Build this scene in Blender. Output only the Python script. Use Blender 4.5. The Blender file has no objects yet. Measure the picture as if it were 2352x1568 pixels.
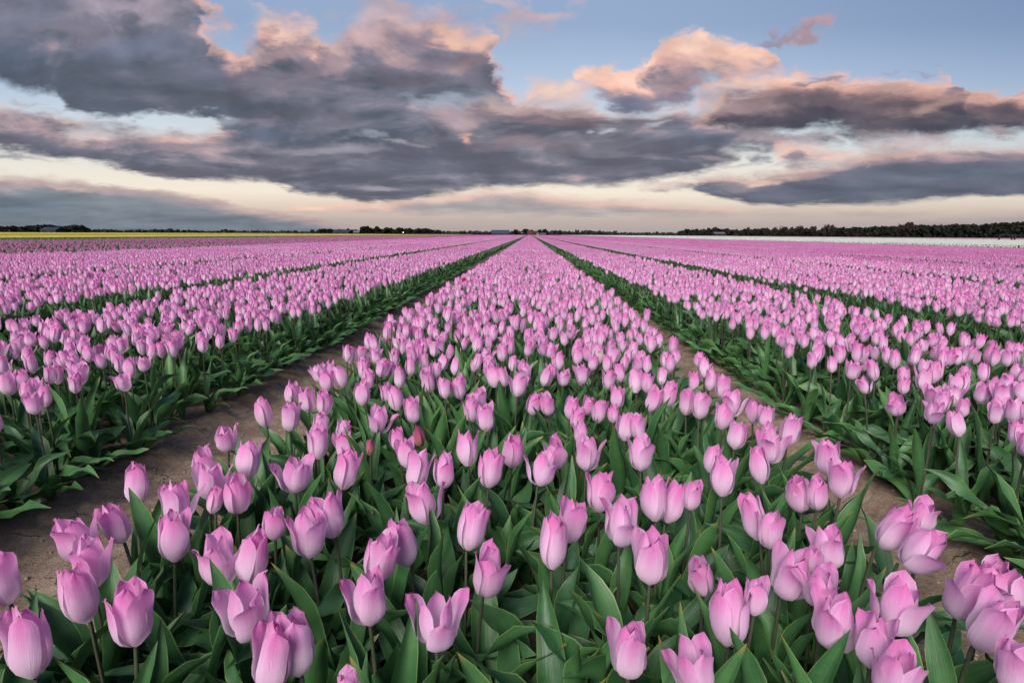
import bpy, math, random
import numpy as np
from mathutils import Vector, Matrix, Euler

random.seed(7)
rng = np.random.default_rng(7)
C = bpy.context.scene.collection
scene = bpy.context.scene
R = math.radians

# ------------------------------------------------------------------ camera
W0, H0 = 2352.0, 1568.0          # working pixel grid of the photograph
CAM_Z = 0.79
BLOOM_Z = 0.30
cam_d = bpy.data.cameras.new('camera')
cam_d.lens = 20.0
cam_d.sensor_width = 36.0
cam_d.clip_start = 0.02
cam_d.clip_end = 8000
cam = bpy.data.objects.new('camera', cam_d)
C.objects.link(cam)
CAM_M = (Matrix.Translation((0, 0, CAM_Z)) @ Matrix.Rotation(R(1.68), 4, 'Z')
         @ Matrix.Rotation(R(90 - 10.68), 4, 'X') @ Matrix.Rotation(R(0.32), 4, 'Z'))
cam.matrix_world = CAM_M
scene.camera = cam
FPX = W0 * cam_d.lens / cam_d.sensor_width
CAM_R = CAM_M.to_3x3()
CAM_RI = CAM_R.inverted()


def ray(px, py):
    return CAM_R @ Vector(((px - W0 / 2) / FPX, -(py - H0 / 2) / FPX, -1.0))


def on_plane(px, py, z):
    d = ray(px, py)
    k = (z - CAM_Z) / d.z
    return Vector((d.x * k, d.y * k, z))


def at_depth(px, py, Y):
    d = ray(px, py)
    k = Y / d.y
    return Vector((d.x * k, Y, CAM_Z + d.z * k))


def project(p):
    q = CAM_RI @ (Vector(p) - Vector((0, 0, CAM_Z)))
    if q.z >= -0.01:
        return None
    return (W0 / 2 + FPX * q.x / -q.z, H0 / 2 - FPX * q.y / -q.z, -q.z)


def uv_sky(px, py):
    d = ray(px, py)
    return d.x / d.y, d.z / d.y


# ------------------------------------------------------------------ exposure
scene.view_settings.view_transform = 'Standard'
scene.view_settings.look = 'None'
scene.view_settings.exposure = 0.0
scene.view_settings.gamma = 1.0
scene.view_settings.use_curve_mapping = False
scene.cycles.max_bounces = 5
scene.cycles.use_adaptive_sampling = True
scene.cycles.adaptive_threshold = 0.02
scene.cycles.transmission_bounces = 3
scene.cycles.diffuse_bounces = 2
scene.cycles.glossy_bounces = 2
scene.cycles.transparent_max_bounces = 6

# ------------------------------------------------------------------ world
SUN_EL, SUN_AZ = 35.0, 200.0       # azimuth from +Y clockwise: behind the camera, a little left
world = bpy.data.worlds.new('World')
scene.world = world
world.use_nodes = True
wt = world.node_tree
for n in list(wt.nodes):
    wt.nodes.remove(n)


def cloud_grey(c):
    m_ = sum(c) / 3
    return tuple(x + (m_ - x) * .22 for x in (c[0] - 1, c[1] + 2, c[2]))


def srgb(r, g, b):
    f = lambda c: (c / 255 / 12.92) if c / 255 <= 0.04045 else ((c / 255 + 0.055) / 1.055) ** 2.4
    return (f(r), f(g), f(b), 1.0)


class NB:
    """small helper that writes node math"""
    def __init__(self, tree):
        self.t = tree

    def new(self, kind, **kw):
        n = self.t.nodes.new(kind)
        for k, v in kw.items():
            setattr(n, k, v)
        return n

    def put(self, sock, v):
        if v is None:
            return
        if isinstance(v, bpy.types.NodeSocket):
            self.t.links.new(v, sock)
        else:
            sock.default_value = v

    def m(self, op, a, b=None, c=None, clamp=False):
        n = self.new('ShaderNodeMath', operation=op, use_clamp=clamp)
        self.put(n.inputs[0], a)
        self.put(n.inputs[1], b)
        self.put(n.inputs[2], c)
        return n.outputs[0]

    def ss(self, v, a, b, lo=0.0, hi=1.0, kind='SMOOTHSTEP'):
        n = self.new('ShaderNodeMapRange', interpolation_type=kind)
        for i, x in enumerate((v, a, b, lo, hi)):
            self.put(n.inputs[i], x)
        return n.outputs[0]

    def mix(self, f, a, b, blend='MIX'):
        n = self.new('ShaderNodeMix', data_type='RGBA', blend_type=blend, clamp_factor=True)
        self.put(n.inputs[0], f)
        self.put(n.inputs[6], a)
        self.put(n.inputs[7], b)
        return n.outputs[2]

    def xyz(self, x, y, z):
        n = self.new('ShaderNodeCombineXYZ')
        for i, v in enumerate((x, y, z)):
            self.put(n.inputs[i], v)
        return n.outputs[0]

    def noise(self, vec, scale, detail=6, rough=0.55, dist=0.0, lac=2.0):
        n = self.new('ShaderNodeTexNoise', noise_dimensions='3D')
        self.put(n.inputs['Vector'], vec)
        n.inputs['Scale'].default_value = scale
        n.inputs['Detail'].default_value = detail
        n.inputs['Roughness'].default_value = rough
        n.inputs['Distortion'].default_value = dist
        n.inputs['Lacunarity'].default_value = lac
        return n.outputs[0]

    def ramp(self, f, stops, interp='LINEAR'):
        n = self.new('ShaderNodeValToRGB')
        cr = n.color_ramp
        cr.interpolation = interp
        while len(cr.elements) > 1:
            cr.elements.remove(cr.elements[-1])
        cr.elements[0].position = stops[0][0]
        cr.elements[0].color = stops[0][1]
        for p, c in stops[1:]:
            e = cr.elements.new(p)
            e.color = c
        self.put(n.inputs[0], f)
        return n.outputs[0]


B = NB(wt)
tc = B.new('ShaderNodeTexCoord')
sep = B.new('ShaderNodeSeparateXYZ')
wt.links.new(tc.outputs['Generated'], sep.inputs[0])
yy = B.m('MAXIMUM', B.m('ABSOLUTE', sep.outputs[1]), 0.12)
U = B.m('DIVIDE', sep.outputs[0], yy)
V = B.m('MAXIMUM', B.m('DIVIDE', sep.outputs[2], yy), 0.0)
UR, VR = 1.5, 1.2                 # range of the profile curves

lv = B.m('LOGARITHM', B.m('ADD', V, 0.11), math.e)
P = B.xyz(B.m('MULTIPLY', U, 2.3), B.m('MULTIPLY', lv, 1.45), 0.37)
nA = B.noise(P, 2.2, 7, 0.56, 0.35)
nB = B.noise(B.xyz(B.m('MULTIPLY', U, 2.3), B.m('MULTIPLY', lv, 1.45), 7.1), 2.6, 7, 0.55, 0.35)
nC = B.noise(B.xyz(B.m('MULTIPLY', U, 2.0), B.m('MULTIPLY', lv, 1.9), 3.3), 5.5, 6, 0.6, 0.6)
nBig = B.noise(B.xyz(B.m('MULTIPLY', U, 1.6), B.m('MULTIPLY', lv, 1.3), 11.3), 1.5, 4, 0.5, 0.2)
nCc = B.m('SUBTRACT', nC, 0.5)
nD = B.m('SUBTRACT', B.noise(B.xyz(B.m('MULTIPLY', U, 2.4), B.m('MULTIPLY', lv, 1.6), 5.3), 9.0, 6, 0.6, 0.4), 0.5)
nM = B.m('SUBTRACT', B.noise(B.xyz(B.m('MULTIPLY', U, 1.5), B.m('MULTIPLY', lv, 2.2), 21.3), 3.4, 6, 0.6, 0.5), 0.5)
P5 = B.xyz(B.m('MULTIPLY', U, 2.1), B.m('MULTIPLY', lv, 1.6), 4.4)
off = B.new('ShaderNodeVectorMath', operation='ADD')
wt.links.new(P5, off.inputs[0])
off.inputs[1].default_value = (0.045, 0.075, 0.0)
relief = B.m('SUBTRACT', B.noise(P5, 3.2, 6, 0.52, 0.45), B.noise(off.outputs[0], 3.2, 6, 0.52, 0.45))
# clouds get flatter towards the horizon, so the ragged edge does too
amp = B.m('MULTIPLY_ADD', V, 0.27, 0.012)
wv = B.m('MULTIPLY', B.m('ADD', B.m('SUBTRACT', nA, 0.5), B.m('MULTIPLY', nCc, 0.42)), amp)
wu = B.m('MULTIPLY', B.m('ADD', B.m('SUBTRACT', nB, 0.5), B.m('MULTIPLY', nCc, 0.35)), B.m('MULTIPLY_ADD', V, 0.22, 0.12))
Uw = B.m('ADD', U, wu)
Vw = B.m('ADD', V, wv)
Un = B.m('MULTIPLY_ADD', Uw, 1 / (2 * UR), 0.5)


def curve(pts, outside, uin):
    """height above the horizon of an outline given as photo points"""
    q = sorted((uv_sky(*p) for p in pts))
    n = B.new('ShaderNodeFloatCurve')
    cv = n.mapping.curves[0]
    n.mapping.use_clip = False
    xs = [((u + UR) / (2 * UR), v / VR) for u, v in q]
    xs = [(x, y) for x, y in xs if 0.0 < x < 1.0]
    lo, hi = xs[0], xs[-1]
    ol = lo[1] if outside[0] is None else outside[0]
    oh = hi[1] if outside[1] is None else outside[1]
    allp = []
    if lo[0] > 0.03:
        allp += [(0.0, ol), (lo[0] - 0.012, ol)]
    allp += xs
    if hi[0] < 0.97:
        allp += [(hi[0] + 0.012, oh), (1.0, oh)]
    cv.points[0].location = allp[0]
    cv.points[1].location = allp[-1]
    for p in allp[1:-1]:
        cv.points.new(*p)
    for p in cv.points:
        p.handle_type = 'AUTO_CLAMPED'
    n.mapping.update()
    B.put(n.inputs['Value'], uin)
    return B.m('MULTIPLY', n.outputs[0], VR)


def band(base, top, bot, soft, cols, rim=0.07, dens=1.0, ends=(0.0, 0.0), pw=1.0, nz=0.5, rimamt=1.0, topo=None, boto=None, softk=1.0):
    """one cloud bank between two outlines. cols: base dark, body, sunlit"""
    # each bank waits for the one before it, so that few values are held at once
    uin = B.m('MULTIPLY_ADD', base, 1e-7, Un)
    vin = B.m('MULTIPLY_ADD', base, 1e-7, Vw)
    T = curve(top, topo or (0.0, 0.0), uin)
    Bo = curve(bot, boto or (0.02, 0.02), uin)
    dT = B.m('SUBTRACT', T, vin)
    dB = B.m('SUBTRACT', vin, Bo)
    k = B.m('MULTIPLY_ADD', V, 0.95, 0.05)
    fz = B.m('MULTIPLY', B.m('MULTIPLY', nD, k), 0.16)
    fT, fB = B.m('ADD', dT, fz), B.m('ADD', dB, fz)
    kw = B.m('MULTIPLY', k, B.m('MULTIPLY_ADD', nM, 2.6, 1.0))
    kw = B.m('MAXIMUM', kw, B.m('MULTIPLY', k, .35))
    sT = B.ss(fT, B.m('MULTIPLY', kw, -.85 * soft[0]), B.m('MULTIPLY', kw, soft[0] * .70))
    sB = B.ss(fB, B.m('MULTIPLY', kw, -.85 * soft[1]), B.m('MULTIPLY', kw, soft[1] * .75))
    mask = B.m('MULTIPLY', B.m('MULTIPLY', sT, sB), dens)
    r = B.ss(dT, 0.0, B.m('MULTIPLY', k, rim * 3), 1.0, 0.0)
    t = B.m('DIVIDE', dB, B.m('MAXIMUM', B.m('SUBTRACT', T, Bo), 0.008), clamp=True)
    f = B.m('ADD', B.m('MULTIPLY', t, 0.35), B.m('MULTIPLY', r, 0.65 * rimamt))
    tex = B.m('ADD', B.m('ADD', B.m('SUBTRACT', nBig, 0.5), B.m('MULTIPLY', nM, 1.3)), B.m('ADD', B.m('MULTIPLY', nCc, 0.45), B.m('MULTIPLY', relief, 2.2)))
    f = B.m('ADD', f, B.m('MULTIPLY', tex, nz), clamp=True)
    col = B.ramp(f, [(0.0, srgb(*cloud_grey(cols[0]))), (0.36, srgb(*cloud_grey(cols[1]))), (0.62, srgb(*[(a_ * .5 + b_ * .5) for a_, b_ in zip(cols[1], cols[2])])), (1.0, srgb(*cols[2]))], 'LINEAR')
    ALPHA[0] = B.m('MAXIMUM', ALPHA[0], mask)
    return B.mix(mask, base, col)


ALPHA = [0.0]
vecW = B.xyz(B.m('MULTIPLY_ADD', wu, 1.5, U), B.m('MULTIPLY_ADD', wv, 1.5, V), 0.0)


def blob(base, px, py, rx, ry, col, ang=0.0, dens=1.0, inner=0.0, inside=None):
    """soft patch at one direction of the sky (gap, small cloud or lit spot)"""
    u, v = uv_sky(px, py)
    u2, v2 = uv_sky(px + rx, py)
    u3, v3 = uv_sky(px, py - ry)
    ru, rv = abs(u2 - u), abs(v3 - v)
    mp = B.new('ShaderNodeMapping', vector_type='TEXTURE')
    wait = B.new('ShaderNodeVectorMath', operation='MULTIPLY_ADD')
    wt.links.new(base, wait.inputs[0])
    wait.inputs[1].default_value = (1e-7, 1e-7, 1e-7)
    wt.links.new(vecW, wait.inputs[2])
    wt.links.new(wait.outputs[0], mp.inputs[0])
    mp.inputs[1].default_value = (u, v, 0)
    mp.inputs[2].default_value = (0, 0, ang)
    mp.inputs[3].default_value = (ru, rv, 1)
    ln = B.new('ShaderNodeVectorMath', operation='LENGTH')
    wt.links.new(mp.outputs[0], ln.inputs[0])
    mask = B.ss(ln.outputs['Value'], inner, 1.5, dens, 0.0)
    if inside is not None:
        mask = B.m('MULTIPLY', mask, inside)
    c = srgb(*cloud_grey(col)) if isinstance(col, tuple) else col
    return B.mix(mask, base, c)


def vpos(py, px=1176):
    return min(1.0, uv_sky(px, py)[1] / 1.2)


clear = B.ramp(B.m('DIVIDE', V, 1.2), [
    (0.0, srgb(172, 160, 160)), (vpos(505), srgb(192, 175, 170)), (vpos(478), srgb(226, 204, 188)),
    (vpos(440), srgb(250, 236, 217)), (vpos(380), srgb(238, 233, 222)), (vpos(290), srgb(214, 224, 230)),
    (vpos(180), srgb(180, 199, 224)), (vpos(60), srgb(152, 174, 206)), (1.0, srgb(106, 132, 174))])
# the clear sky deepens towards the right
side = B.m('MULTIPLY', B.ss(U, 0.05, 0.95), B.ss(V, 0.0, 0.75, 0.25, 1.0))
clear = B.mix(side, clear, B.mix(1.0, clear, (0.42, 0.49, 0.62, 1), 'MULTIPLY'))
nish = B.new('ShaderNodeTexSky', sky_type='NISHITA', sun_disc=False)
nish.sun_elevation = R(SUN_EL)
nish.sun_rotation = R(SUN_AZ)
nsc = B.mix(1.0, nish.outputs[0], (0.07, 0.07, 0.07, 1), 'MULTIPLY')
clear = B.mix(0.12, clear, nsc)
sky = clear
# cloud banks, far to near
sky = band(sky, [(-300, 395), (0, 408), (60, 410), (150, 418), (260, 428), (330, 438), (430, 450), (520, 470), (620, 490), (760, 512), (900, 530)],
           [(-300, 545), (0, 540), (400, 540), (900, 540)], (0.10, 0.02),
           ((104, 118, 136), (118, 128, 144), (186, 162, 160)), rim=0.10, topo=(None, 0.0), boto=(0.0, 0.0), nz=0.25, dens=0.93)
sky = band(sky, [(640, 482), (740, 470), (840, 466), (900, 474), (960, 484)], [(640, 488), (740, 484), (840, 486), (960, 489)], (0.10, 0.1),
           ((190, 168, 166), (214, 180, 170), (238, 198, 178)), dens=0.8)
sky = band(sky, [(880, 478), (940, 458), (1000, 455), (1100, 448), (1180, 450), (1250, 458), (1350, 462), (1450, 468), (1560, 476), (1700, 488)],
           [(880, 484), (1000, 489), (1300, 493), (1500, 492), (1700, 491)], (0.14, 0.12),
           ((154, 148, 158), (170, 158, 162), (214, 178, 168)), dens=0.9, rim=0.06)
sky = band(sky, [(1450, 500), (1700, 488), (1950, 486), (2150, 496)], [(1450, 503), (1700, 497), (1950, 495), (2150, 499)], (0.15, 0.15),
           ((168, 158, 162), (172, 160, 162), (186, 168, 164)), dens=0.7)
sky = band(sky, [(2120, 512), (2240, 500), (2380, 494), (2600, 488)], [(2120, 516), (2240, 512), (2380, 510), (2600, 508)], (0.2, 0.2),
           ((140, 138, 148), (150, 145, 152), (170, 156, 156)), dens=0.8, topo=(0.0, None), boto=(0.02, None))
sky = band(sky, [(1480, 428), (1552, 420), (1620, 412), (1700, 408), (1800, 396), (1900, 386), (1980, 362), (2100, 350), (2200, 348), (2352, 340), (2600, 325)],
           [(1480, 430), (1552, 428), (1620, 444), (1700, 456), (1800, 468), (1900, 469), (2000, 466), (2150, 460), (2352, 452), (2600, 445)],
           (0.09, 0.07), ((94, 98, 120), (110, 110, 132), (212, 174, 166)), rim=0.055, topo=(0.0, None), boto=(0.02, None), nz=0.22, rimamt=0.9)
sky = band(sky, [(-300, 232), (0, 256), (60, 268), (140, 276), (200, 282), (260, 294), (330, 300), (400, 306), (470, 304), (520, 270), (600, 240), (800, 215),
                 (960, 220), (1060, 228), (1120, 232), (1200, 226), (1330, 232), (1370, 262), (1430, 246), (1500, 252), (1570, 244), (1640, 262), (1700, 292), (1760, 312), (1830, 325), (1900, 315), (1930, 330)],
           [(-300, 318), (0, 332), (60, 346), (130, 352), (200, 366), (300, 386), (400, 404), (500, 410), (580, 414), (650, 424), (700, 438), (780, 452), (850, 464), (930, 456), (1000, 444),
            (1100, 434), (1200, 430), (1300, 424), (1400, 420), (1500, 412), (1570, 400), (1640, 386), (1700, 352), (1760, 350), (1850, 338), (1930, 330)],
           (0.11, 0.07), ((98, 98, 118), (124, 120, 138), (212, 176, 170)), rim=0.08, topo=(None, 0.0), boto=(None, 0.02), nz=0.85, rimamt=0.75)
sky = band(sky, [(-300, -400), (0, -400), (200, -330), (330, -200), (400, -80), (440, 0), (460, 60), (480, 88), (530, 116), (570, 104), (600, 70), (650, 60), (700, 74), (745, 92), (785, 118), (815, 92),
                 (850, 66), (900, 58), (950, 56), (1000, 50), (1040, 66), (1072, 66), (1112, 74), (1130, 110), (1138, 160), (1160, 200), (1180, 236)],
           [(-300, 175), (0, 193), (60, 206), (130, 216), (160, 248), (230, 270), (290, 270), (330, 258), (400, 254), (460, 262), (500, 290), (560, 325), (700, 335), (860, 335), (980, 310), (1050, 280), (1110, 256), (1180, 238)],
           (0.10, 0.06), ((90, 97, 118), (122, 118, 140), (230, 180, 164)), rim=0.06, topo=(None, 0.0), boto=(None, 0.02), nz=0.75, rimamt=0.95)
sky = band(sky, [(1185, 212), (1215, 182), (1245, 175), (1275, 182), (1300, 196), (1330, 206)], [(1185, 216), (1250, 219), (1330, 216)],
           (0.08, 0.10), ((180, 168, 178), (204, 178, 178), (236, 194, 176)), rim=0.06, dens=0.9, nz=0.3)
sky = band(sky, [(1315, 178), (1350, 158), (1385, 144), (1420, 147), (1450, 162), (1490, 158), (1506, 112), (1540, 98), (1575, 92), (1605, 84), (1635, 96), (1670, 112), (1720, 116), (1765, 112), (1785, 126), (1805, 140)],
           [(1315, 182), (1345, 196), (1370, 222), (1400, 242), (1450, 248), (1510, 238), (1560, 222), (1610, 204), (1660, 184), (1710, 166), (1760, 150), (1805, 142)],
           (0.05, 0.07), ((124, 122, 150), (190, 150, 152), (252, 202, 180)), rim=0.085, nz=0.35)
sky = band(sky, [(1580, 240), (1605, 214), (1650, 200), (1700, 184), (1750, 176), (1810, 168), (1850, 174), (1880, 186), (1930, 178), (2000, 182), (2060, 178), (2130, 184), (2180, 182), (2225, 174), (2265, 178), (2262, 205), (2245, 236), (2290, 222), (2352, 212), (2600, 190)],
           [(1580, 250), (1600, 270), (1650, 284), (1700, 298), (1780, 304), (1860, 300), (1925, 298), (1950, 318), (2050, 320), (2150, 314), (2250, 306), (2352, 300), (2600, 290)],
           (0.05, 0.08), ((80, 76, 94), (120, 100, 110), (226, 178, 164)), rim=0.085, topo=(0.0, None), boto=(0.02, None), nz=0.45, rimamt=0.95)
sky = band(sky, [(1755, 368), (1780, 352), (1830, 348), (1900, 352), (1950, 358), (1985, 372)], [(1755, 372), (1800, 382), (1870, 378), (1930, 384), (1985, 374)],
           (0.09, 0.09), ((130, 120, 138), (170, 148, 156), (226, 186, 172)), rim=0.05)
sky = band(sky, [(1960, 346), (2000, 332), (2080, 326), (2140, 318), (2180, 322)], [(1960, 349), (2020, 352), (2100, 342), (2180, 326)], (0.1, 0.1),
           ((165, 150, 162), (180, 160, 168), (200, 172, 174)), dens=0.8)

alpha = ALPHA[0]
# light and colour inside the banks: x, y, half width, half height in half-scale photo pixels, colour, tilt, weight
LEFT = [(100, 60, 260, 90, (120, 122, 148)), (500, 60, 280, 60, (170, 152, 172)), (330, 160, 220, 60, (130, 122, 144)), (60, 280, 230, 90, (84, 96, 122)), (620, 220, 250, 70, (114, 119, 148)),
        (850, 320, 200, 60, (108, 111, 136)), (450, 410, 320, 50, (86, 94, 114)), (980, 430, 300, 46, (92, 92, 110)), (700, 350, 200, 50, (102, 104, 126)), (1070, 330, 90, 60, (112, 102, 124)),
        (1000, 70, 100, 40, (160, 170, 198)), (1330, 145, 150, 34, (236, 192, 176)), (1240, 225, 120, 40, (180, 144, 152)), (1510, 235, 90, 26, (228, 178, 160), -.5), (1400, 290, 150, 46, (138, 120, 138)),
        (1560, 310, 80, 60, (162, 138, 152)), (1280, 360, 200, 50, (122, 112, 132)), (1650, 200, 70, 80, (180, 156, 172)), (1750, 50, 110, 50, (204, 168, 172)), (1840, 190, 90, 50, (150, 130, 152)),
        (1990, 165, 120, 36, (226, 170, 152)), (2150, 175, 95, 44, (242, 186, 162)), (2140, 285, 100, 46, (152, 120, 128)), (1950, 295, 150, 50, (130, 114, 134)), (1850, 380, 220, 46, (110, 100, 120)),
        (2210, 370, 70, 80, (120, 112, 134)), (2060, 450, 170, 34, (108, 108, 128)), (1300, 510, 220, 40, (98, 98, 116)), (1180, 610, 170, 40, (98, 109, 136)),
        (1100, 545, 160, 24, (132, 124, 144)), (1500, 570, 180, 34, (116, 112, 130)), (1690, 625, 90, 16, (150, 152, 170)), (1850, 650, 110, 12, (164, 156, 172)), (1600, 690, 220, 26, (150, 142, 160)),
        (1400, 740, 200, 26, (122, 117, 136)), (1900, 775, 280, 34, (102, 103, 124)), (1250, 790, 260, 30, (100, 98, 116)), (2150, 625, 80, 16, (230, 162, 134), -.35), (2120, 530, 150, 40, (176, 147, 157)),
        (2300, 480, 100, 30, (198, 160, 152)), (90, 560, 130, 22, (176, 150, 154)), (370, 566, 100, 18, (226, 190, 178), -.06), (930, 625, 80, 13, (218, 184, 178)), (150, 640, 220, 30, (112, 108, 128)),
        (520, 700, 320, 34, (98, 99, 119), -.1), (820, 680, 220, 26, (142, 128, 146)), (270, 868, 110, 14, (210, 174, 164), -.08), (60, 940, 400, 60, (100, 114, 134)), (500, 930, 260, 40, (128, 136, 152)),
        (1720, 860, 110, 12, (158, 150, 162)), (700, 790, 260, 18, (118, 112, 130))]
RIGHT = [(430, 325, 95, 26, (238, 188, 170)), (370, 400, 60, 26, (158, 158, 184)), (480, 445, 120, 44, (114, 119, 150)), (640, 365, 56, 28, (112, 114, 144)), (830, 255, 120, 60, (253, 208, 186)),
         (1100, 262, 120, 26, (250, 198, 174)), (960, 320, 150, 36, (236, 182, 162)), (800, 405, 130, 36, (176, 138, 144)), (690, 440, 90, 26, (136, 120, 142)), (1130, 320, 110, 18, (176, 142, 150), .25),
         (160, 380, 80, 28, (240, 200, 184)), (1000, 425, 130, 36, (240, 196, 178)), (1200, 370, 120, 20, (232, 190, 176)), (890, 500, 60, 40, (210, 168, 160)), (1110, 485, 150, 36, (162, 132, 140)),
         (1330, 395, 60, 24, (118, 112, 138)), (1450, 372, 100, 14, (112, 113, 143), .1), (1700, 392, 220, 20, (196, 154, 150)), (1500, 480, 270, 44, (114, 95, 110)), (1300, 560, 320, 40, (80, 75, 94)),
         (1950, 495, 190, 36, (184, 146, 140), .15), (2110, 390, 90, 18, (128, 118, 141), .2), (2260, 525, 130, 40, (90, 80, 98)), (1900, 595, 320, 28, (78, 75, 94)), (2300, 438, 70, 14, (194, 144, 136)),
         (1250, 645, 170, 34, (110, 121, 146)), (900, 620, 220, 46, (109, 115, 139)), (600, 540, 130, 36, (140, 119, 134)), (150, 530, 240, 36, (134, 109, 121)), (150, 480, 170, 20, (178, 143, 144)),
         (450, 690, 320, 30, (112, 108, 126)), (250, 770, 380, 30, (103, 101, 120)), (880, 745, 130, 18, (154, 138, 150)), (60, 660, 200, 30, (128, 112, 126)), (1350, 716, 120, 18, (214, 176, 166)), (1260, 742, 60, 18, (122, 115, 136)),
         (1150, 828, 110, 14, (236, 196, 178), .08), (1700, 726, 180, 14, (210, 170, 162)), (1500, 862, 340, 34, (97, 101, 124)), (2200, 800, 240, 40, (86, 98, 120)), (2200, 712, 180, 18, (112, 112, 134)), (1850, 800, 240, 24, (100, 104, 126)),
         (1000, 850, 160, 18, (150, 138, 150))]
for lst, ox in ((LEFT, 0), (RIGHT, 1176)):
    for it in lst:
        x, y, rx, ry, c = it[:5]
        sky = blob(sky, ox + x * .5, y * .5, rx * .5, ry * .5, c, it[5] if len(it) > 5 else 0.0, .85, 0.15, alpha)
# billowing relief over everything that is cloud
rl = B.m('ADD', B.m('MULTIPLY', relief, 1.5), B.m('ADD', B.m('MULTIPLY', nM, .30), B.m('MULTIPLY', nD, .22)))
rl = B.m('MULTIPLY_ADD', B.m('MULTIPLY', rl, alpha), 0.66, 1.05)
sky = B.mix(1.0, sky, B.xyz(rl, rl, rl), 'MULTIPLY')
# gaps through which the clear sky shows
GAPS = [(480, 55, 38, 18, .8), (528, 100, 24, 13, .8), (435, 280, 44, 14, .9), (220, 300, 26, 6, .7), (1040, 244, 60, 8, .6), (1120, 222, 40, 8, .3),
        (1446, 247, 44, 6, .8), (1506, 280, 18, 8, .7), (1351, 302, 20, 5, .7), (1296, 302, 8, 6, .6), (1676, 350, 24, 10, .8), (1585, 245, 20, 18, .7), (1640, 226, 40, 10, .5), (1500, 60, 60, 20, .5), (1860, 306, 50, 8, .6)]
for x, y, rx, ry, d_ in GAPS:
    sky = blob(sky, x, y, rx * 1.5, ry * 1.5, clear, 0.0, d_ * .75, 0.0)
# loose scraps of cloud
LOOSE = [(885, 22, 64, 30, (190, 158, 168), .1, .85), (890, 8, 44, 16, (216, 172, 166), .1, .6), (780, 45, 12, 24, (170, 170, 192), .5, .6), (620, 34, 80, 12, (220, 190, 192), -.3, .5), (570, 30, 80, 20, (176, 182, 206), -.3, .4),
         (1195, 36, 60, 26, (200, 164, 172), .1, .8), (1240, 16, 50, 20, (218, 180, 180), .2, .7), (1145, 6, 34, 18, (212, 180, 188), -.2, .7), (1148, 80, 20, 26, (206, 172, 172), -.6, .8), (1205, 74, 40, 14, (172, 176, 202), -.3, .5),
         (1895, 58, 34, 17, (204, 152, 158), .3, 1.0), (1868, 74, 34, 13, (172, 136, 154), .4, .95), (1820, 98, 26, 9, (152, 134, 162), 0, .85), (1842, 92, 16, 14, (160, 132, 152), 0, .7), (2110, 162, 26, 5, (160, 152, 180), 0, .5),
         (2205, 156, 40, 5, (156, 144, 172), 0, .6), (1700, 374, 28, 13, (118, 119, 141), .2, .9), (2330, 308, 40, 11, (160, 134, 138), 0, .85), (30, 358, 60, 9, (140, 132, 148), -.05, .85), (100, 364, 50, 6, (206, 178, 174), -.1, .7),
         (1505, 130, 20, 10, (226, 190, 190), 0, .5), (1655, 388, 40, 5, (190, 172, 178), 0, .5), (60, 248, 40, 5, (160, 168, 182), 0, .5), (1350, 262, 40, 5, (200, 196, 206), 0, .3)]
for x, y, rx, ry, c, an, d_ in LOOSE:
    sky = blob(sky, x, y, rx, ry, c, an, d_ * .9, 0.1)

bg = B.new('ShaderNodeBackground')
wt.links.new(sky, bg.inputs[0])
bg.inputs[1].default_value = 1.0
wo = B.new('ShaderNodeOutputWorld')
wt.links.new(bg.outputs[0], wo.inputs[0])
world.cycles.sampling_method = 'NONE'

sun_d = bpy.data.lights.new('sun', 'SUN')
sun_d.energy = 5.0
sun_d.angle = R(34)
sun_d.color = (1.0, 0.93, 0.88)
sun = bpy.data.objects.new('sun', sun_d)
C.objects.link(sun)
a, e = R(SUN_AZ), R(SUN_EL)
sdir = Vector((math.sin(a) * math.cos(e), math.cos(a) * math.cos(e), math.sin(e)))
sun.rotation_euler = sdir.to_track_quat('Z', 'Y').to_euler()


# ------------------------------------------------------------------ helpers
def tag(o, label=None, cat=None, group=None, kind=None):
    if label:
        o['label'] = label
    if cat:
        o['category'] = cat
    if group:
        o['group'] = group
    if kind:
        o['kind'] = kind
    return o


def mat(name):
    m = bpy.data.materials.new(name)
    m.use_nodes = True
    t = m.node_tree
    for n in list(t.nodes):
        t.nodes.remove(n)
    b = NB(t)
    out = b.new('ShaderNodeOutputMaterial')
    return m, b, out


def principled(b, out, col, rough=0.6, spec=0.3, normal=None):
    p = b.new('ShaderNodeBsdfPrincipled')
    b.put(p.inputs['Base Color'], col)
    b.put(p.inputs['Roughness'], rough)
    p.inputs['Specular IOR Level'].default_value = spec
    if normal is not None:
        b.put(p.inputs['Normal'], normal)
    b.put(out.inputs['Surface'], p.outputs[0])
    return p


def attr(b, name):
    n = b.new('ShaderNodeAttribute')
    n.attribute_name = name
    return n.outputs['Fac']


def bump(b, h, strength, dist):
    n = b.new('ShaderNodeBump')
    n.inputs['Strength'].default_value = strength
    n.inputs['Distance'].default_value = dist
    b.put(n.inputs['Height'], h)
    return n.outputs[0]


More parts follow.
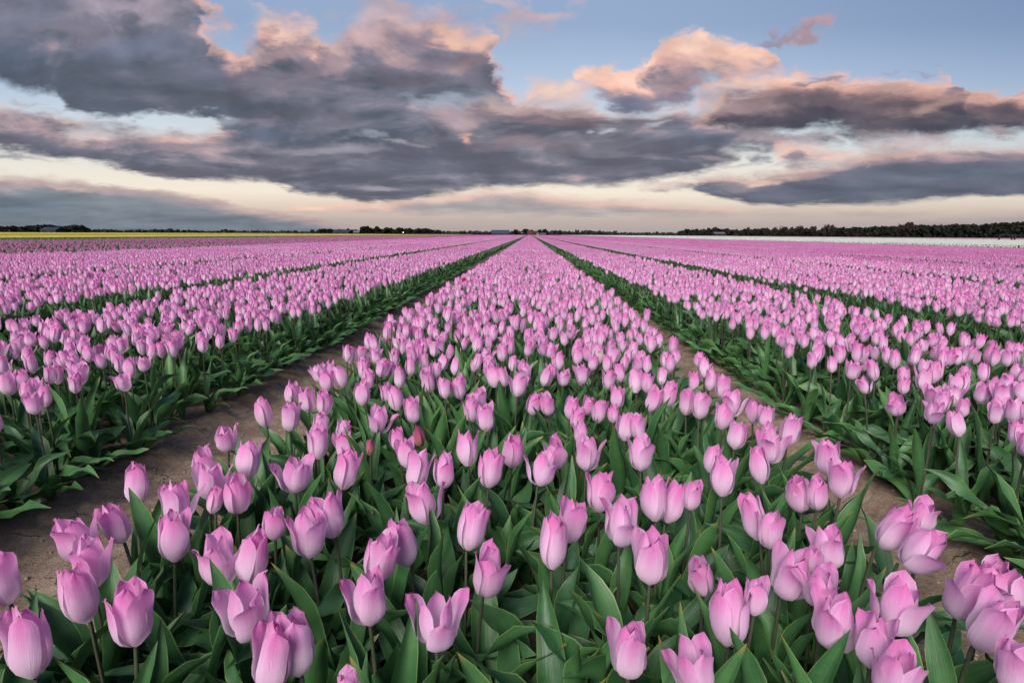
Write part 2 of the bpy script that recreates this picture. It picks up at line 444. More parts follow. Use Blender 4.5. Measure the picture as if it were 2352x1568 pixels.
def petal_material(name, base, mid, tip, rnd=0.25):
    m, b, out = mat(name)
    t = attr(b, 't')
    s = attr(b, 's')
    tcn = b.new('ShaderNodeTexCoord')
    oi = b.new('ShaderNodeObjectInfo')
    vein = b.noise(b.xyz(b.m('MULTIPLY', s, 26), b.m('MULTIPLY', t, 2.2), b.m('MULTIPLY', oi.outputs['Random'], 40)), 1.0, 3, 0.6)
    blot = b.noise(tcn.outputs['Object'], 45, 3, 0.6)
    f = b.m('ADD', t, b.m('MULTIPLY', b.m('SUBTRACT', vein, 0.5), 0.55))
    f = b.m('ADD', f, b.m('MULTIPLY', b.m('SUBTRACT', blot, 0.5), 0.30))
    f = b.m('ADD', f, b.m('MULTIPLY', b.m('SUBTRACT', oi.outputs['Random'], 0.5), rnd), clamp=True)
    col = b.ramp(f, [(0.0, base), (0.30, [a_ * .5 + b_ * .5 for a_, b_ in zip(base, mid)]), (0.60, mid), (1.0, tip)])
    # a flush of deeper colour along the middle of the petal
    flame = b.m('MULTIPLY', b.ss(b.m('ABSOLUTE', s), 0.0, 0.55, 1.0, 0.0), b.ss(t, 0.25, 0.8))
    col = b.mix(b.m('MULTIPLY', flame, 0.45), col, tip)
    # paler rim
    rim = b.ss(b.m('ABSOLUTE', s), 0.78, 1.0)
    col = b.mix(b.m('MULTIPLY', rim, 0.35), col, base)
    d = b.new('ShaderNodeBsdfPrincipled')
    b.put(d.inputs['Base Color'], col)
    d.inputs['Roughness'].default_value = 0.55
    d.inputs['Specular IOR Level'].default_value = 0.22
    d.inputs['Sheen Weight'].default_value = 0.15
    b.put(d.inputs['Normal'], bump(b, vein, 0.6, 0.0018))
    tr = b.new('ShaderNodeBsdfTranslucent')
    b.put(tr.inputs[0], col)
    mx = b.new('ShaderNodeMixShader')
    mx.inputs[0].default_value = 0.46
    b.put(mx.inputs[1], d.outputs[0])
    b.put(mx.inputs[2], tr.outputs[0])
    b.put(out.inputs['Surface'], mx.outputs[0])
    return m


def leaf_material(name, dark, light, edge):
    m, b, out = mat(name)
    t = attr(b, 't')
    s = attr(b, 's')
    oi = b.new('ShaderNodeObjectInfo')
    tcn = b.new('ShaderNodeTexCoord')
    vein = b.noise(b.xyz(b.m('MULTIPLY', s, 16), b.m('MULTIPLY', t, 1.3), b.m('MULTIPLY', oi.outputs['Random'], 30)), 1.0, 3, 0.5)
    blot = b.noise(tcn.outputs['Object'], 16, 5, 0.65)
    f = b.m('ADD', b.m('MULTIPLY', vein, 0.4), b.m('MULTIPLY', blot, 0.7))
    f = b.m('ADD', f, b.m('MULTIPLY', b.m('SUBTRACT', oi.outputs['Random'], 0.5), 0.35), clamp=True)
    col = b.ramp(f, [(0.3, dark), (0.8, light)])
    rim = b.m('MULTIPLY', b.ss(b.m('ABSOLUTE', s), 0.90, 1.0), b.m('MULTIPLY_ADD', blot, .9, .12))
    col = b.mix(rim, col, edge)
    tipf = b.m('MULTIPLY', b.ss(t, 0.93, 1.0), b.ss(oi.outputs['Random'], 0.3, 0.7))
    col = b.mix(b.m('MULTIPLY', tipf, 0.8), col, srgb(150, 125, 60))
    # dust specks
    sp = b.noise(tcn.outputs['Object'], 420, 1, 0.5)
    col = b.mix(b.m('MULTIPLY', b.ss(sp, 0.73, 0.78), 0.5), col, (0.30, 0.30, 0.22, 1))
    d = b.new('ShaderNodeBsdfPrincipled')
    b.put(d.inputs['Base Color'], col)
    b.put(d.inputs['Roughness'], b.m('MULTIPLY_ADD', blot, 0.25, 0.28))
    d.inputs['Specular IOR Level'].default_value = 0.5
    b.put(d.inputs['Normal'], bump(b, vein, 0.45, 0.002))
    tr = b.new('ShaderNodeBsdfTranslucent')
    b.put(tr.inputs[0], b.mix(0.5, col, light))
    mx = b.new('ShaderNodeMixShader')
    mx.inputs[0].default_value = 0.16
    b.put(mx.inputs[1], d.outputs[0])
    b.put(mx.inputs[2], tr.outputs[0])
    b.put(out.inputs['Surface'], mx.outputs[0])
    return m


def plain(name, c1, c2, scale=8, rough=0.8, spec=0.2):
    m, b, out = mat(name)
    tcn = b.new('ShaderNodeTexCoord')
    n = b.noise(tcn.outputs['Object'], scale, 4, 0.6)
    col = b.ramp(n, [(0.3, c1), (0.7, c2)])
    principled(b, out, col, rough, spec)
    return m


L4 = lambda r, g, b_: (r, g, b_, 1.0)
M_PINK = petal_material('pink_petal', L4(.95, .80, .91), L4(.90, .545, .80), L4(.86, .23, .59))
M_RED = petal_material('red_petal', L4(.55, .03, .03), L4(.60, .015, .03), L4(.45, .01, .03))
M_ROSE = petal_material('rose_petal', L4(.55, .30, .22), L4(.62, .17, .32), L4(.50, .08, .22))
M_DEEP = petal_material('deep_pink_petal', L4(.90, .68, .82), L4(.86, .43, .73), L4(.80, .20, .54))
M_YELLOW = petal_material('yellow_petal', L4(.90, .82, .26), L4(.92, .80, .24), L4(.92, .76, .18))
M_WHITE = petal_material('white_petal', L4(.84, .92, .72), L4(.92, .95, .88), L4(.94, .95, .92))
M_PALEPINK = petal_material('pale_petal', L4(.82, .68, .62), L4(.85, .70, .72), L4(.80, .52, .60))
M_DUSK = petal_material('small_petal', L4(.80, .50, .66), L4(.74, .33, .60), L4(.66, .14, .38))
M_LEAF = leaf_material('tulip_leaf', L4(.022, .084, .032), L4(.085, .215, .066), L4(.28, .42, .12))
M_STEM = plain('tulip_stem', L4(.045, .065, .035), L4(.085, .075, .055), 30, 0.5, 0.3)


# ------------------------------------------------------------------ petal, stem and leaf shapes
def grid_mesh(name, P, T, S, material):
    nt, ns, _ = P.shape
    me = bpy.data.meshes.new(name)
    idx = np.arange(nt * ns).reshape(nt, ns)
    f = np.stack([idx[:-1, :-1], idx[:-1, 1:], idx[1:, 1:], idx[1:, :-1]], -1).reshape(-1, 4)
    me.from_pydata(P.reshape(-1, 3).tolist(), [], f.tolist())
    for nm, A in (('t', T), ('s', S)):
        at = me.attributes.new(nm, 'FLOAT', 'POINT')
        at.data.foreach_set('value', A.reshape(-1).astype(np.float32))
    me.materials.append(material)
    me.polygons.foreach_set('use_smooth', [True] * len(me.polygons))
    me.update()
    return me


def petal_arrays(nt, ns, Lp=.066, Wp=.025, Rm=.0205, tip=0.72, wav=0.0016, seed=0, curl=0.0, fold=0.0009):
    r_ = random.Random(seed)
    t = np.linspace(0, 1, nt)[:, None]
    s = np.linspace(-1, 1, ns)[None, :]
    r = Rm * np.interp(t[:, 0], [0, .08, .2, .38, .6, .82, 1], [.30, .70, .93, 1.0, .98, .5 + .5 * tip, tip + curl])[:, None]
    w = Wp * np.interp(t[:, 0], [0, .08, .2, .4, .6, .75, .86, .94, 1], [.34, .60, .86, 1.0, 1.0, .90, .70, .42, .04])[:, None]
    ph, ph2 = r_.uniform(0, 6), r_.uniform(0, 6)
    ang = s * w / (r * 1.16 + .004)
    rr = r * (1 + .10 * s ** 2 * np.clip(t * 1.6, 0, 1)) - fold * np.exp(-(s / .16) ** 2) * np.clip(t * 1.4, 0, 1) + .0012 * np.sin(np.pi * np.abs(s)) * t
    rr = rr + r_.uniform(-.0022, .0022) * s * np.clip(t * 1.5, 0, 1) + .0009 * np.sin(7 * s + ph) * t
    rr = rr + wav * s * np.sin(5.5 * t + ph) * t + wav * .8 * np.abs(s) * np.sin(9 * t + ph2)
    skew = r_.uniform(-.004, .004)
    x = rr * np.sin(ang) + skew * t ** 2
    y = rr * np.cos(ang)
    z = Lp * (t * 1.0) ** 0.92 - .0045 * (1 - t) * np.abs(s) * 0 + .0012 * np.sin(4 * s + ph) * t
    Pm = np.stack([x, y, z + 0 * s], -1)
    return Pm, np.broadcast_to(t, (nt, ns)), np.broadcast_to(s, (nt, ns))


def leaf_arrays(nt, ns, Lf=.24, Wf=.022, bend=0.9, lift=0.15, seed=0, wav=.006, gut=.9, twist=0.0):
    r_ = random.Random(seed)
    t = np.linspace(0, 1, nt)
    # inclination from vertical along the leaf
    th = lift + bend * t ** 1.4
    dl = Lf / (nt - 1)
    yy = np.concatenate([[0], np.cumsum(np.sin((th[1:] + th[:-1]) / 2) * dl)])
    zz = np.concatenate([[0], np.cumsum(np.cos((th[1:] + th[:-1]) / 2) * dl)])
    w = Wf * np.interp(t, [0, .12, .3, .5, .7, .85, .94, 1], [.42, .62, .92, 1.0, .82, .50, .24, .02])
    s = np.linspace(-1, 1, ns)
    g = gut * (1 - .75 * t)                      # gutter fold angle
    ph, ph2, k1, k2 = r_.uniform(0, 6), r_.uniform(0, 6), r_.uniform(9, 15), r_.uniform(9, 15)
    Pm = np.zeros((nt, ns, 3))
    for j, sv in enumerate(s):
        side = abs(sv)
        wave = wav * side ** 1.6 * np.sin((k1 if sv < 0 else k2) * t + (ph if sv < 0 else ph2)) * np.interp(t, [0, .25, .8, 1], [.1, 1, 1, .2])
        lx = w * sv * np.cos(g * side)
        ln = w * side * np.sin(g * side) + wave
        tw = twist * t
        lx2 = lx * np.cos(tw) - ln * np.sin(tw)
        ln2 = lx * np.sin(tw) + ln * np.cos(tw)
        Pm[:, j, 0] = lx2 + .010 * math.sin(seed) * t ** 2
        Pm[:, j, 1] = yy - ln2 * np.cos(th)
        Pm[:, j, 2] = zz + ln2 * np.sin(th)
    T = np.broadcast_to(t[:, None], (nt, ns))
    S = np.broadcast_to(s[None, :], (nt, ns))
    return Pm, T, S


def stem_arrays(n, sides, h=.255, r0=.0036, r1=.0027, bx=0.0, by=0.0):
    t = np.linspace(0, 1, n)[:, None]
    a_ = np.linspace(0, 2 * math.pi, sides + 1)[None, :]
    r = r0 + (r1 - r0) * t
    x = r * np.cos(a_) + bx * np.sin(t * math.pi)
    y = r * np.sin(a_) + by * np.sin(t * math.pi)
    z = h * t + 0 * a_
    return np.stack([x, y, z], -1), np.broadcast_to(t, (n, sides + 1)), np.zeros((n, sides + 1))


STEM_H = .255
PET_O = [dict(Lp=.063, Wp=.0250, tip=.76, seed=1), dict(Lp=.066, Wp=.0240, tip=.86, seed=2, curl=.04),
         dict(Lp=.061, Wp=.0255, tip=.70, seed=3), dict(Lp=.067, Wp=.0235, tip=.96, seed=4, curl=.15),
         dict(Lp=.064, Wp=.0245, tip=.64, seed=5), dict(Lp=.065, Wp=.0240, tip=1.0, seed=6, curl=.25, wav=.0024)]
PET_I = [dict(Lp=.067, Wp=.0240, tip=.50, Rm=.0158, seed=11), dict(Lp=.070, Wp=.0235, tip=.62, Rm=.0158, seed=12),
         dict(Lp=.064, Wp=.0250, tip=.42, Rm=.0162, seed=13), dict(Lp=.068, Wp=.0240, tip=.35, Rm=.0158, seed=14)]
LEAF = []
for i in range(16):
    q = random.Random(100 + i)
    kind_ = i % 4
    LEAF.append(dict(Lf=q.uniform(.22, .305), Wf=q.uniform(.019, .029), bend=[.65, 1.1, 1.55, .35][kind_] * q.uniform(.85, 1.15),
                     lift=[.22, .30, .42, .12][kind_], seed=200 + i, wav=[.009, .014, .016, .0075][kind_], gut=[1.0, .8, .6, 1.1][kind_],
                     twist=q.uniform(-.9, .9)))
for i in range(6):       # wide splayed leaves that lie towards the furrow
    q = random.Random(300 + i)
    LEAF.append(dict(Lf=q.uniform(.23, .29), Wf=q.uniform(.022, .030), bend=q.uniform(.55, .85), lift=q.uniform(.75, 1.0), seed=320 + i, wav=.0105, gut=.55, twist=q.uniform(-.7, .7)))
STEMB = [(0, 0), (.006, 0), (-.006, .003), (0, .007), (.003, -.006)]


def design(rnd, kind='u', edge_dir=None):
    """list of (part, shape index, matrix) for one tulip standing at the origin"""
    parts = []
    si = rnd.randrange(len(STEMB))
    hs = 1.0
    tilt = rnd.gauss(0, .10)
    taz = rnd.uniform(0, 6.283)
    parts.append(('stem', si, Matrix.Rotation(taz, 4, 'Z') @ Matrix.Rotation(tilt * .6, 4, 'X')))
    head = Matrix.Rotation(taz, 4, 'Z') @ Matrix.Rotation(tilt * .6, 4, 'X') @ Matrix.Translation((0, 0, STEM_H - .001)) @ Matrix.Rotation(tilt * 1.2, 4, 'X')
    a0 = rnd.uniform(0, 6.283)
    sx = {'c': .84, 'u': .885, 'f': .92, 'b': .62}[kind]
    sz = {'c': 1.06, 'u': 1.0, 'f': .98, 'b': .80}[kind]
    head = head @ Matrix.Diagonal((sx, sx, sz, 1))
    for k in range(3):
        az = a0 + k * 2.094 + rnd.gauss(0, .10)
        if kind == 'c':
            sh, lean = rnd.choice([0, 2, 4, 1]), rnd.uniform(-.05, .03)
        elif kind == 'b':
            sh, lean = 4, -.04
        elif kind == 'u':
            sh, lean = rnd.choice([0, 1, 2, 3]), rnd.uniform(-.04, .10)
        else:
            sh, lean = rnd.choice([1, 3, 5, 3]), rnd.choice([rnd.uniform(.03, .14), rnd.uniform(.12, .34)])
        parts.append(('outer', sh, head @ Matrix.Rotation(az, 4, 'Z') @ Matrix.Rotation(-lean, 4, 'X')))
    for k in range(3):
        az = a0 + 1.047 + k * 2.094 + rnd.gauss(0, .12)
        sh = rnd.randrange(4)
        lean = {'c': -.05, 'b': -.06, 'u': rnd.uniform(-.05, .08), 'f': rnd.uniform(-.02, .16)}[kind]
        parts.append(('inner', sh, head @ Matrix.Rotation(az, 4, 'Z') @ Matrix.Rotation(-lean, 4, 'X') @ Matrix.Scale(rnd.uniform(.94, 1.04), 4)))
    nl = rnd.choice([4, 4, 5])
    a1 = rnd.uniform(0, 6.283)
    for k in range(nl):
        az = a1 + k * (1.65 if nl == 4 else 2.5) + rnd.gauss(0, .3)
        sh = rnd.randrange(16)
        sc = rnd.uniform(.88, 1.10) * (1.0 if k < 2 else .92)
        if edge_dir is not None and k == 0:
            az = edge_dir + rnd.gauss(0, .5)
            sh = 16 + rnd.randrange(6)
            sc = rnd.uniform(.76, 1.0)
        M = Matrix.Rotation(az, 4, 'Z') @ Matrix.Translation((0, .004, .0)) @ Matrix.Scale(sc, 4)
        parts.append(('leaf', sh, M))
    if edge_dir is not None and rnd.random() < .7:
        parts.append(('leaf', 16 + rnd.randrange(6), Matrix.Rotation(edge_dir + rnd.gauss(0, .8), 4, 'Z') @ Matrix.Scale(rnd.uniform(.6, .85), 4)))
    return parts


RES = {0: dict(pt=9, ps=7, lt=14, ls=7, st=7, ss=7), 1: dict(pt=6, ps=5, lt=8, ls=5, st=4, ss=5), 2: dict(pt=4, ps=3, lt=4, ls=3, st=2, ss=3), 3: dict(pt=3, ps=3, lt=3, ls=2, st=2, ss=3)}


def part_arrays(part, sh, lod):
    q = RES[lod]
    if part == 'stem':
        return stem_arrays(q['st'], q['ss'], STEM_H, bx=STEMB[sh][0], by=STEMB[sh][1])
    if part == 'outer':
        return petal_arrays(q['pt'], q['ps'], **PET_O[sh])
    if part == 'inner':
        return petal_arrays(q['pt'], q['ps'], **PET_I[sh])
    return leaf_arrays(q['lt'], q['ls'], **LEAF[sh])


_mesh = {}


def part_mesh(part, sh, petal):
    key = (part, sh, petal.name if part in ('outer', 'inner') else '')
    if key not in _mesh:
        nm = {'outer': 'petal', 'inner': 'petal', 'stem': 'stem', 'leaf': 'leaf'}[part]
        m_ = {'outer': petal, 'inner': petal, 'stem': M_STEM, 'leaf': M_LEAF}[part]
        _mesh[key] = grid_mesh(nm, *part_arrays(part, sh, 0), m_)
    return _mesh[key]


class Joiner:
    def __init__(self):
        self.v, self.f, self.t, self.s, self.m, self.n = [], [], [], [], [], 0

    def add(self, arr, M, mi):
        Pm, T, S = arr
        nt, ns, _ = Pm.shape
        A = np.array(M)
        v = Pm.reshape(-1, 3) @ A[:3, :3].T + A[:3, 3]
        idx = np.arange(nt * ns).reshape(nt, ns) + self.n
        f = np.stack([idx[:-1, :-1], idx[:-1, 1:], idx[1:, 1:], idx[1:, :-1]], -1).reshape(-1, 4)
        self.v.append(v)
        self.f.append(f)
        self.t.append(T.reshape(-1))
        self.s.append(S.reshape(-1))
        self.m.append(np.full(len(f), mi))
        self.n += nt * ns

    def mesh(self, name, mats):
        me = bpy.data.meshes.new(name)
        v = np.concatenate(self.v).astype(np.float32)
        f = np.concatenate(self.f).astype(np.int32)
        me.vertices.add(len(v))
        me.vertices.foreach_set('co', v.ravel())
        me.loops.add(f.size)
        me.loops.foreach_set('vertex_index', f.ravel())
        me.polygons.add(len(f))
        me.polygons.foreach_set('loop_start', np.arange(0, f.size, 4, dtype=np.int32))
        me.polygons.foreach_set('material_index', np.concatenate(self.m).astype(np.int32))
        me.polygons.foreach_set('use_smooth', np.ones(len(f), dtype=bool))
        for m_ in mats:
            me.materials.append(m_)
        for nm, A in (('t', self.t), ('s', self.s)):
            at = me.attributes.new(nm, 'FLOAT', 'POINT')
            at.data.foreach_set('value', np.concatenate(A).astype(np.float32))
        me.update(calc_edges=True)
        me.validate()
        return me


_arr = {}


def add_design(J, parts, M, lod, leaves=True, maxleaf=9):
    nl = 0
    for part, sh, L in parts:
        if part == 'leaf':
            nl += 1
            if not leaves or nl > maxleaf:
                continue
        k = (part, sh, lod)
        if k not in _arr:
            _arr[k] = part_arrays(part, sh, lod)
        J.add(_arr[k], M @ L, {'stem': 1, 'leaf': 2}.get(part, 0))


def pick_kind(rnd):
    return rnd.choices(['c', 'u', 'f'], [.25, .50, .25])[0]


# ------------------------------------------------------------------ beds
h_ = CAM_Z - BLOOM_Z
BEDS = [(-11.1, -9.45), (-9.35, -7.65), (-7.55, -5.80), (-5.20, -3.42), (-2.80, -1.44), (-0.735, 0.655), (1.17, 2.24), (2.84, 3.86), (3.93, 4.86), (5.50, 6.75), (6.93, 8.20), (9.00, 10.3),
        (10.42, 11.85), (12.6, 13.8), (13.95, 15.3), (16.0, 17.4), (17.5, 19.1), (19.4, 21.2)]
Y_END = 320.0


def in_bed(x):
    for b0, b1 in BEDS:
        if b0 <= x <= b1:
            return (b0, b1)
    return None


# ------------------------------------------------------------------ ground
_lat = {}


def lattice(n, seed):
    if seed not in _lat:
        _lat[seed] = np.random.default_rng(seed).random((n, n))
    return _lat[seed]


def vnoise(x, y, scale, seed):
    Lg = lattice(256, seed)
    xs, ys = x * scale, y * scale
    xi, yi = np.floor(xs).astype(int), np.floor(ys).astype(int)
    fx, fy = xs - xi, ys - yi
    fx, fy = fx * fx * (3 - 2 * fx), fy * fy * (3 - 2 * fy)
    g = lambda a_, b_: Lg[a_ % 256, b_ % 256]
    return (g(xi, yi) * (1 - fx) * (1 - fy) + g(xi + 1, yi) * fx * (1 - fy) + g(xi, yi + 1) * (1 - fx) * fy + g(xi + 1, yi + 1) * fx * fy) - .5


def ground_height(x, y):
    bed = np.zeros_like(x)
    for b0, b1 in BEDS:
        e0 = np.clip((x - (b0 - .16)) / .16, 0, 1)
        e1 = np.clip(((b1 + .16) - x) / .16, 0, 1)
        k = np.minimum(e0, e1)
        bed = np.maximum(bed, k * k * (3 - 2 * k))
    near = np.clip(1.5 - y / 30, 0, 1)
    z = (bed - 1) * .045
    z = z + near * (vnoise(x, y, 3, 1) * .028 + vnoise(x, y, 9, 2) * .012 + vnoise(x, y, 24, 3) * .012 + vnoise(x, y, 60, 4) * .006)
    return z


def grow(a0, a1, step, far, k=1.18):
    xs = list(np.arange(a0, a1, step))
    d, x = step, a1
    hi = []
    while x < far:
        hi.append(x)
        d *= k
        x += d
    hi.append(far)
    return xs + hi


xr = grow(0, 2.3, .018, 3500)
xl = [-v for v in grow(0, 2.6, .018, 3500)][1:]
xs = np.array(sorted(xl + xr))
yr = grow(.25, 4.2, .018, 5000)
yl = [.25 - v for v in grow(0, .1, .05, 400)][1:]
ys = np.array(sorted(set(yl + yr)))
GX, GY = np.meshgrid(xs, ys, indexing='ij')
GZ = ground_height(GX, GY)
nx, ny = GX.shape
me = bpy.data.meshes.new('ground')
idx = np.arange(nx * ny).reshape(nx, ny)
ff = np.stack([idx[:-1, :-1], idx[1:, :-1], idx[1:, 1:], idx[:-1, 1:]], -1).reshape(-1, 4)
vv = np.stack([GX, GY, GZ], -1).reshape(-1, 3).astype(np.float32)
me.vertices.add(len(vv))
me.vertices.foreach_set('co', vv.ravel())
me.loops.add(ff.size)
me.loops.foreach_set('vertex_index', ff.astype(np.int32).ravel())
me.polygons.add(len(ff))
me.polygons.foreach_set('loop_start', np.arange(0, ff.size, 4, dtype=np.int32))
me.polygons.foreach_set('use_smooth', np.ones(len(ff), dtype=bool))
me.update(calc_edges=True)
m, b, out = mat('soil')
tcn = b.new('ShaderNodeTexCoord')
sp_ = b.new('ShaderNodeSeparateXYZ')
b.put(sp_.inputs[0], tcn.outputs['Object'])
n1 = b.noise(tcn.outputs['Object'], 5, 6, 0.65)
n2 = b.noise(tcn.outputs['Object'], 42, 6, 0.7, 0.4)
n3 = b.noise(tcn.outputs['Object'], 190, 3, 0.7)
wrp = b.new('ShaderNodeVectorMath', operation='MULTIPLY_ADD')
nzc = b.new('ShaderNodeTexNoise')
b.put(nzc.inputs['Vector'], tcn.outputs['Object'])
nzc.inputs['Scale'].default_value = 9
nzc.inputs['Detail'].default_value = 4
b.put(wrp.inputs[0], nzc.outputs['Color'])
wrp.inputs[1].default_value = (.16, .16, .16)
b.put(wrp.inputs[2], tcn.outputs['Object'])
vor = b.new('ShaderNodeTexVoronoi', feature='DISTANCE_TO_EDGE')
b.put(vor.inputs['Vector'], wrp.outputs[0])
vor.inputs['Scale'].default_value = 5.5
crk = b.m('MULTIPLY', b.ss(vor.outputs['Distance'], 0.0, 0.018, 1.0, 0.0), b.ss(n1, 0.50, 0.68))
f = b.m('ADD', b.m('MULTIPLY', n1, .5), b.m('ADD', b.m('MULTIPLY', n2, .4), b.m('MULTIPLY', n3, .25)))
soil = b.ramp(f, [(0.39, L4(.10, .067, .045)), (0.57, L4(.25, .178, .126)), (0.75, L4(.43, .33, .245))])
soil = b.mix(b.m('MULTIPLY', crk, .75), soil, L4(.035, .025, .02))
straw = b.ss(b.noise(tcn.outputs['Object'], 300, 1, 0.5), 0.76, 0.79)
soil = b.mix(b.m('MULTIPLY', straw, .6), soil, L4(.45, .37, .27))
n4 = b.noise(tcn.outputs['Object'], .6, 5, .6)
grass = b.ramp(n4, [(0.3, L4(.028, .050, .022)), (0.7, L4(.045, .075, .028))])
ax = sp_.outputs[0]
far_ = b.m('MAXIMUM', b.m('GREATER_THAN', sp_.outputs[1], Y_END), b.m('LESS_THAN', ax, -15.0))
far_ = b.m('MAXIMUM', far_, b.m('GREATER_THAN', ax, 60.0))
col = b.mix(far_, soil, grass)
hgt = b.m('ADD', b.m('MULTIPLY', n2, 1.0), b.m('MULTIPLY', n3, .5))
hgt = b.m('SUBTRACT', hgt, b.m('MULTIPLY', crk, 1.2))
principled(b, out, col, .92, .12, bump(b, hgt, .9, .010))
me.materials.append(m)
ground = bpy.data.objects.new('ground', me)
C.objects.link(ground)
tag(ground, 'bare brown cracked soil of the tulip field with furrows between the beds', kind='structure')

# clods and crumbs of soil lying in the two near furrows
J = Joiner()


def clod_arrays(seed):
    q = np.random.default_rng(seed)
    th = np.linspace(0, math.pi, 5)[:, None]
    ph = np.linspace(0, 2 * math.pi, 7)[None, :]
    rad = 1 + .35 * (q.random((5, 7)) - .5)
    rad[:, -1] = rad[:, 0]
    return (np.stack([rad * np.sin(th) * np.cos(ph), rad * np.sin(th) * np.sin(ph), rad * np.cos(th) * .65 + 0 * ph], -1), np.zeros((5, 7)), np.zeros((5, 7)))


CL = [clod_arrays(i) for i in range(8)]
rq = random.Random(5)
for i in range(9000):
    y = .3 + 6 * rq.random() ** 1.7
    x = rq.choice([rq.uniform(-1.5, -.66), rq.uniform(.6, 1.2), rq.uniform(-.8, .7)])
    s = .0012 + .0065 * rq.random() ** 5
    z = float(ground_height(np.array([x]), np.array([y]))[0])
    J.add(CL[rq.randrange(8)], Matrix.Translation((x, y, z + s * .2)) @ Matrix.Rotation(rq.uniform(0, 6), 4, 'Z') @ Matrix.Diagonal((s, s * rq.uniform(.6, 1.2), s, 1)), 0)
M_CLOD = plain('clod', L4(.15, .105, .075), L4(.38, .29, .22), 60, .95, .1)
o = bpy.data.objects.new('soil_crumbs', J.mesh('soil_crumbs', [M_CLOD]))
C.objects.link(o)
tag(o, 'small dry clods and crumbs of soil scattered along the furrows', 'soil', kind='stuff')

# ------------------------------------------------------------------ tulips read off the photograph
# crop coordinates (x, y, width, height, shape); the left list starts at (0, 846.7), the right at (1176, 846.7), both at half scale
NEAR_L = [(135, 1260, 260, 330, 'c'), (355, 1040, 200, 290, 'c'), (420, 890, 170, 230, 'u'), (600, 1130, 235, 320, 'u'), (358, 775, 160, 220, 'f'), (530, 705, 145, 180, 'u'), (632, 530, 120, 185, 'c'),
          (818, 600, 150, 180, 'f'), (800, 765, 190, 260, 'u'), (1130, 1105, 215, 280, 'f'), (1255, 1330, 190, 290, 'c'), (1352, 1255, 160, 290, 'u'), (1008, 875, 165, 235, 'f'), (1165, 860, 150, 260, 'c'),
          (1258, 710, 105, 150, 'u'), (1415, 750, 190, 250, 'f'), (1505, 660, 160, 200, 'f'), (1745, 860, 165, 230, 'u'), (1845, 795, 130, 255, 'c'), (1690, 1050, 180, 240, 'f'), (2010, 1145, 185, 260, 'f'),
          (2245, 930, 190, 235, 'u'), (2165, 715, 135, 245, 'u'), (1950, 605, 155, 190, 'f'), (970, 510, 135, 180, 'f'), (935, 435, 125, 155, 'u'), (1090, 570, 140, 195, 'u'), (1140, 405, 130, 165, 'u'),
          (1040, 310, 95, 135, 'u'), (1210, 200, 90, 130, 'c'), (1335, 215, 95, 140, 'u'), (1340, 110, 90, 100, 'u'), (1410, 140, 80, 110, 'u'), (1490, 155, 85, 110, 'u'), (1475, 255, 100, 110, 'u'),
          (1460, 335, 115, 155, 'u'), (1575, 270, 70, 90, 'u'), (1355, 475, 130, 185, 'f'), (1585, 350, 115, 130, 'u'), (1592, 455, 120, 180, 'u'), (1745, 230, 105, 125, 'f'), (1895, 190, 80, 120, 'u'),
          (1700, 350, 50, 90, 'b'), (1925, 310, 65, 95, 'c'), (1825, 320, 85, 110, 'u'), (1865, 385, 90, 130, 'u'), (1920, 450, 100, 160, 'u'), (2040, 470, 105, 150, 'u'), (2250, 455, 115, 170, 'u'),
          (2145, 355, 105, 160, 'u'), (2230, 220, 90, 130, 'u'), (2165, 180, 80, 120, 'u'), (1500, 50, 90, 100, 'u'), (1560, 30, 70, 100, 'u'), (1665, 110, 90, 130, 'u'), (1690, 45, 90, 90, 'u'),
          (1775, 105, 80, 90, 'u'), (1815, 130, 75, 110, 'u'), (1835, 40, 60, 90, 'c'), (1965, 55, 80, 110, 'u'), (2040, 85, 75, 90, 'u'), (2105, 85, 65, 100, 'u'), (2265, 30, 60, 100, 'u'), (2200, 130, 70, 90, 'f'),
          (155, 155, 105, 100, 'f'), (35, 65, 100, 110, 'u'), (105, 45, 60, 80, 'u'), (360, 20, 100, 110, 'f'), (-20, 960, 60, 250, 'u'), (1600, 1500, 120, 200, 'u'), (985, 600, 80, 90, 'u')]
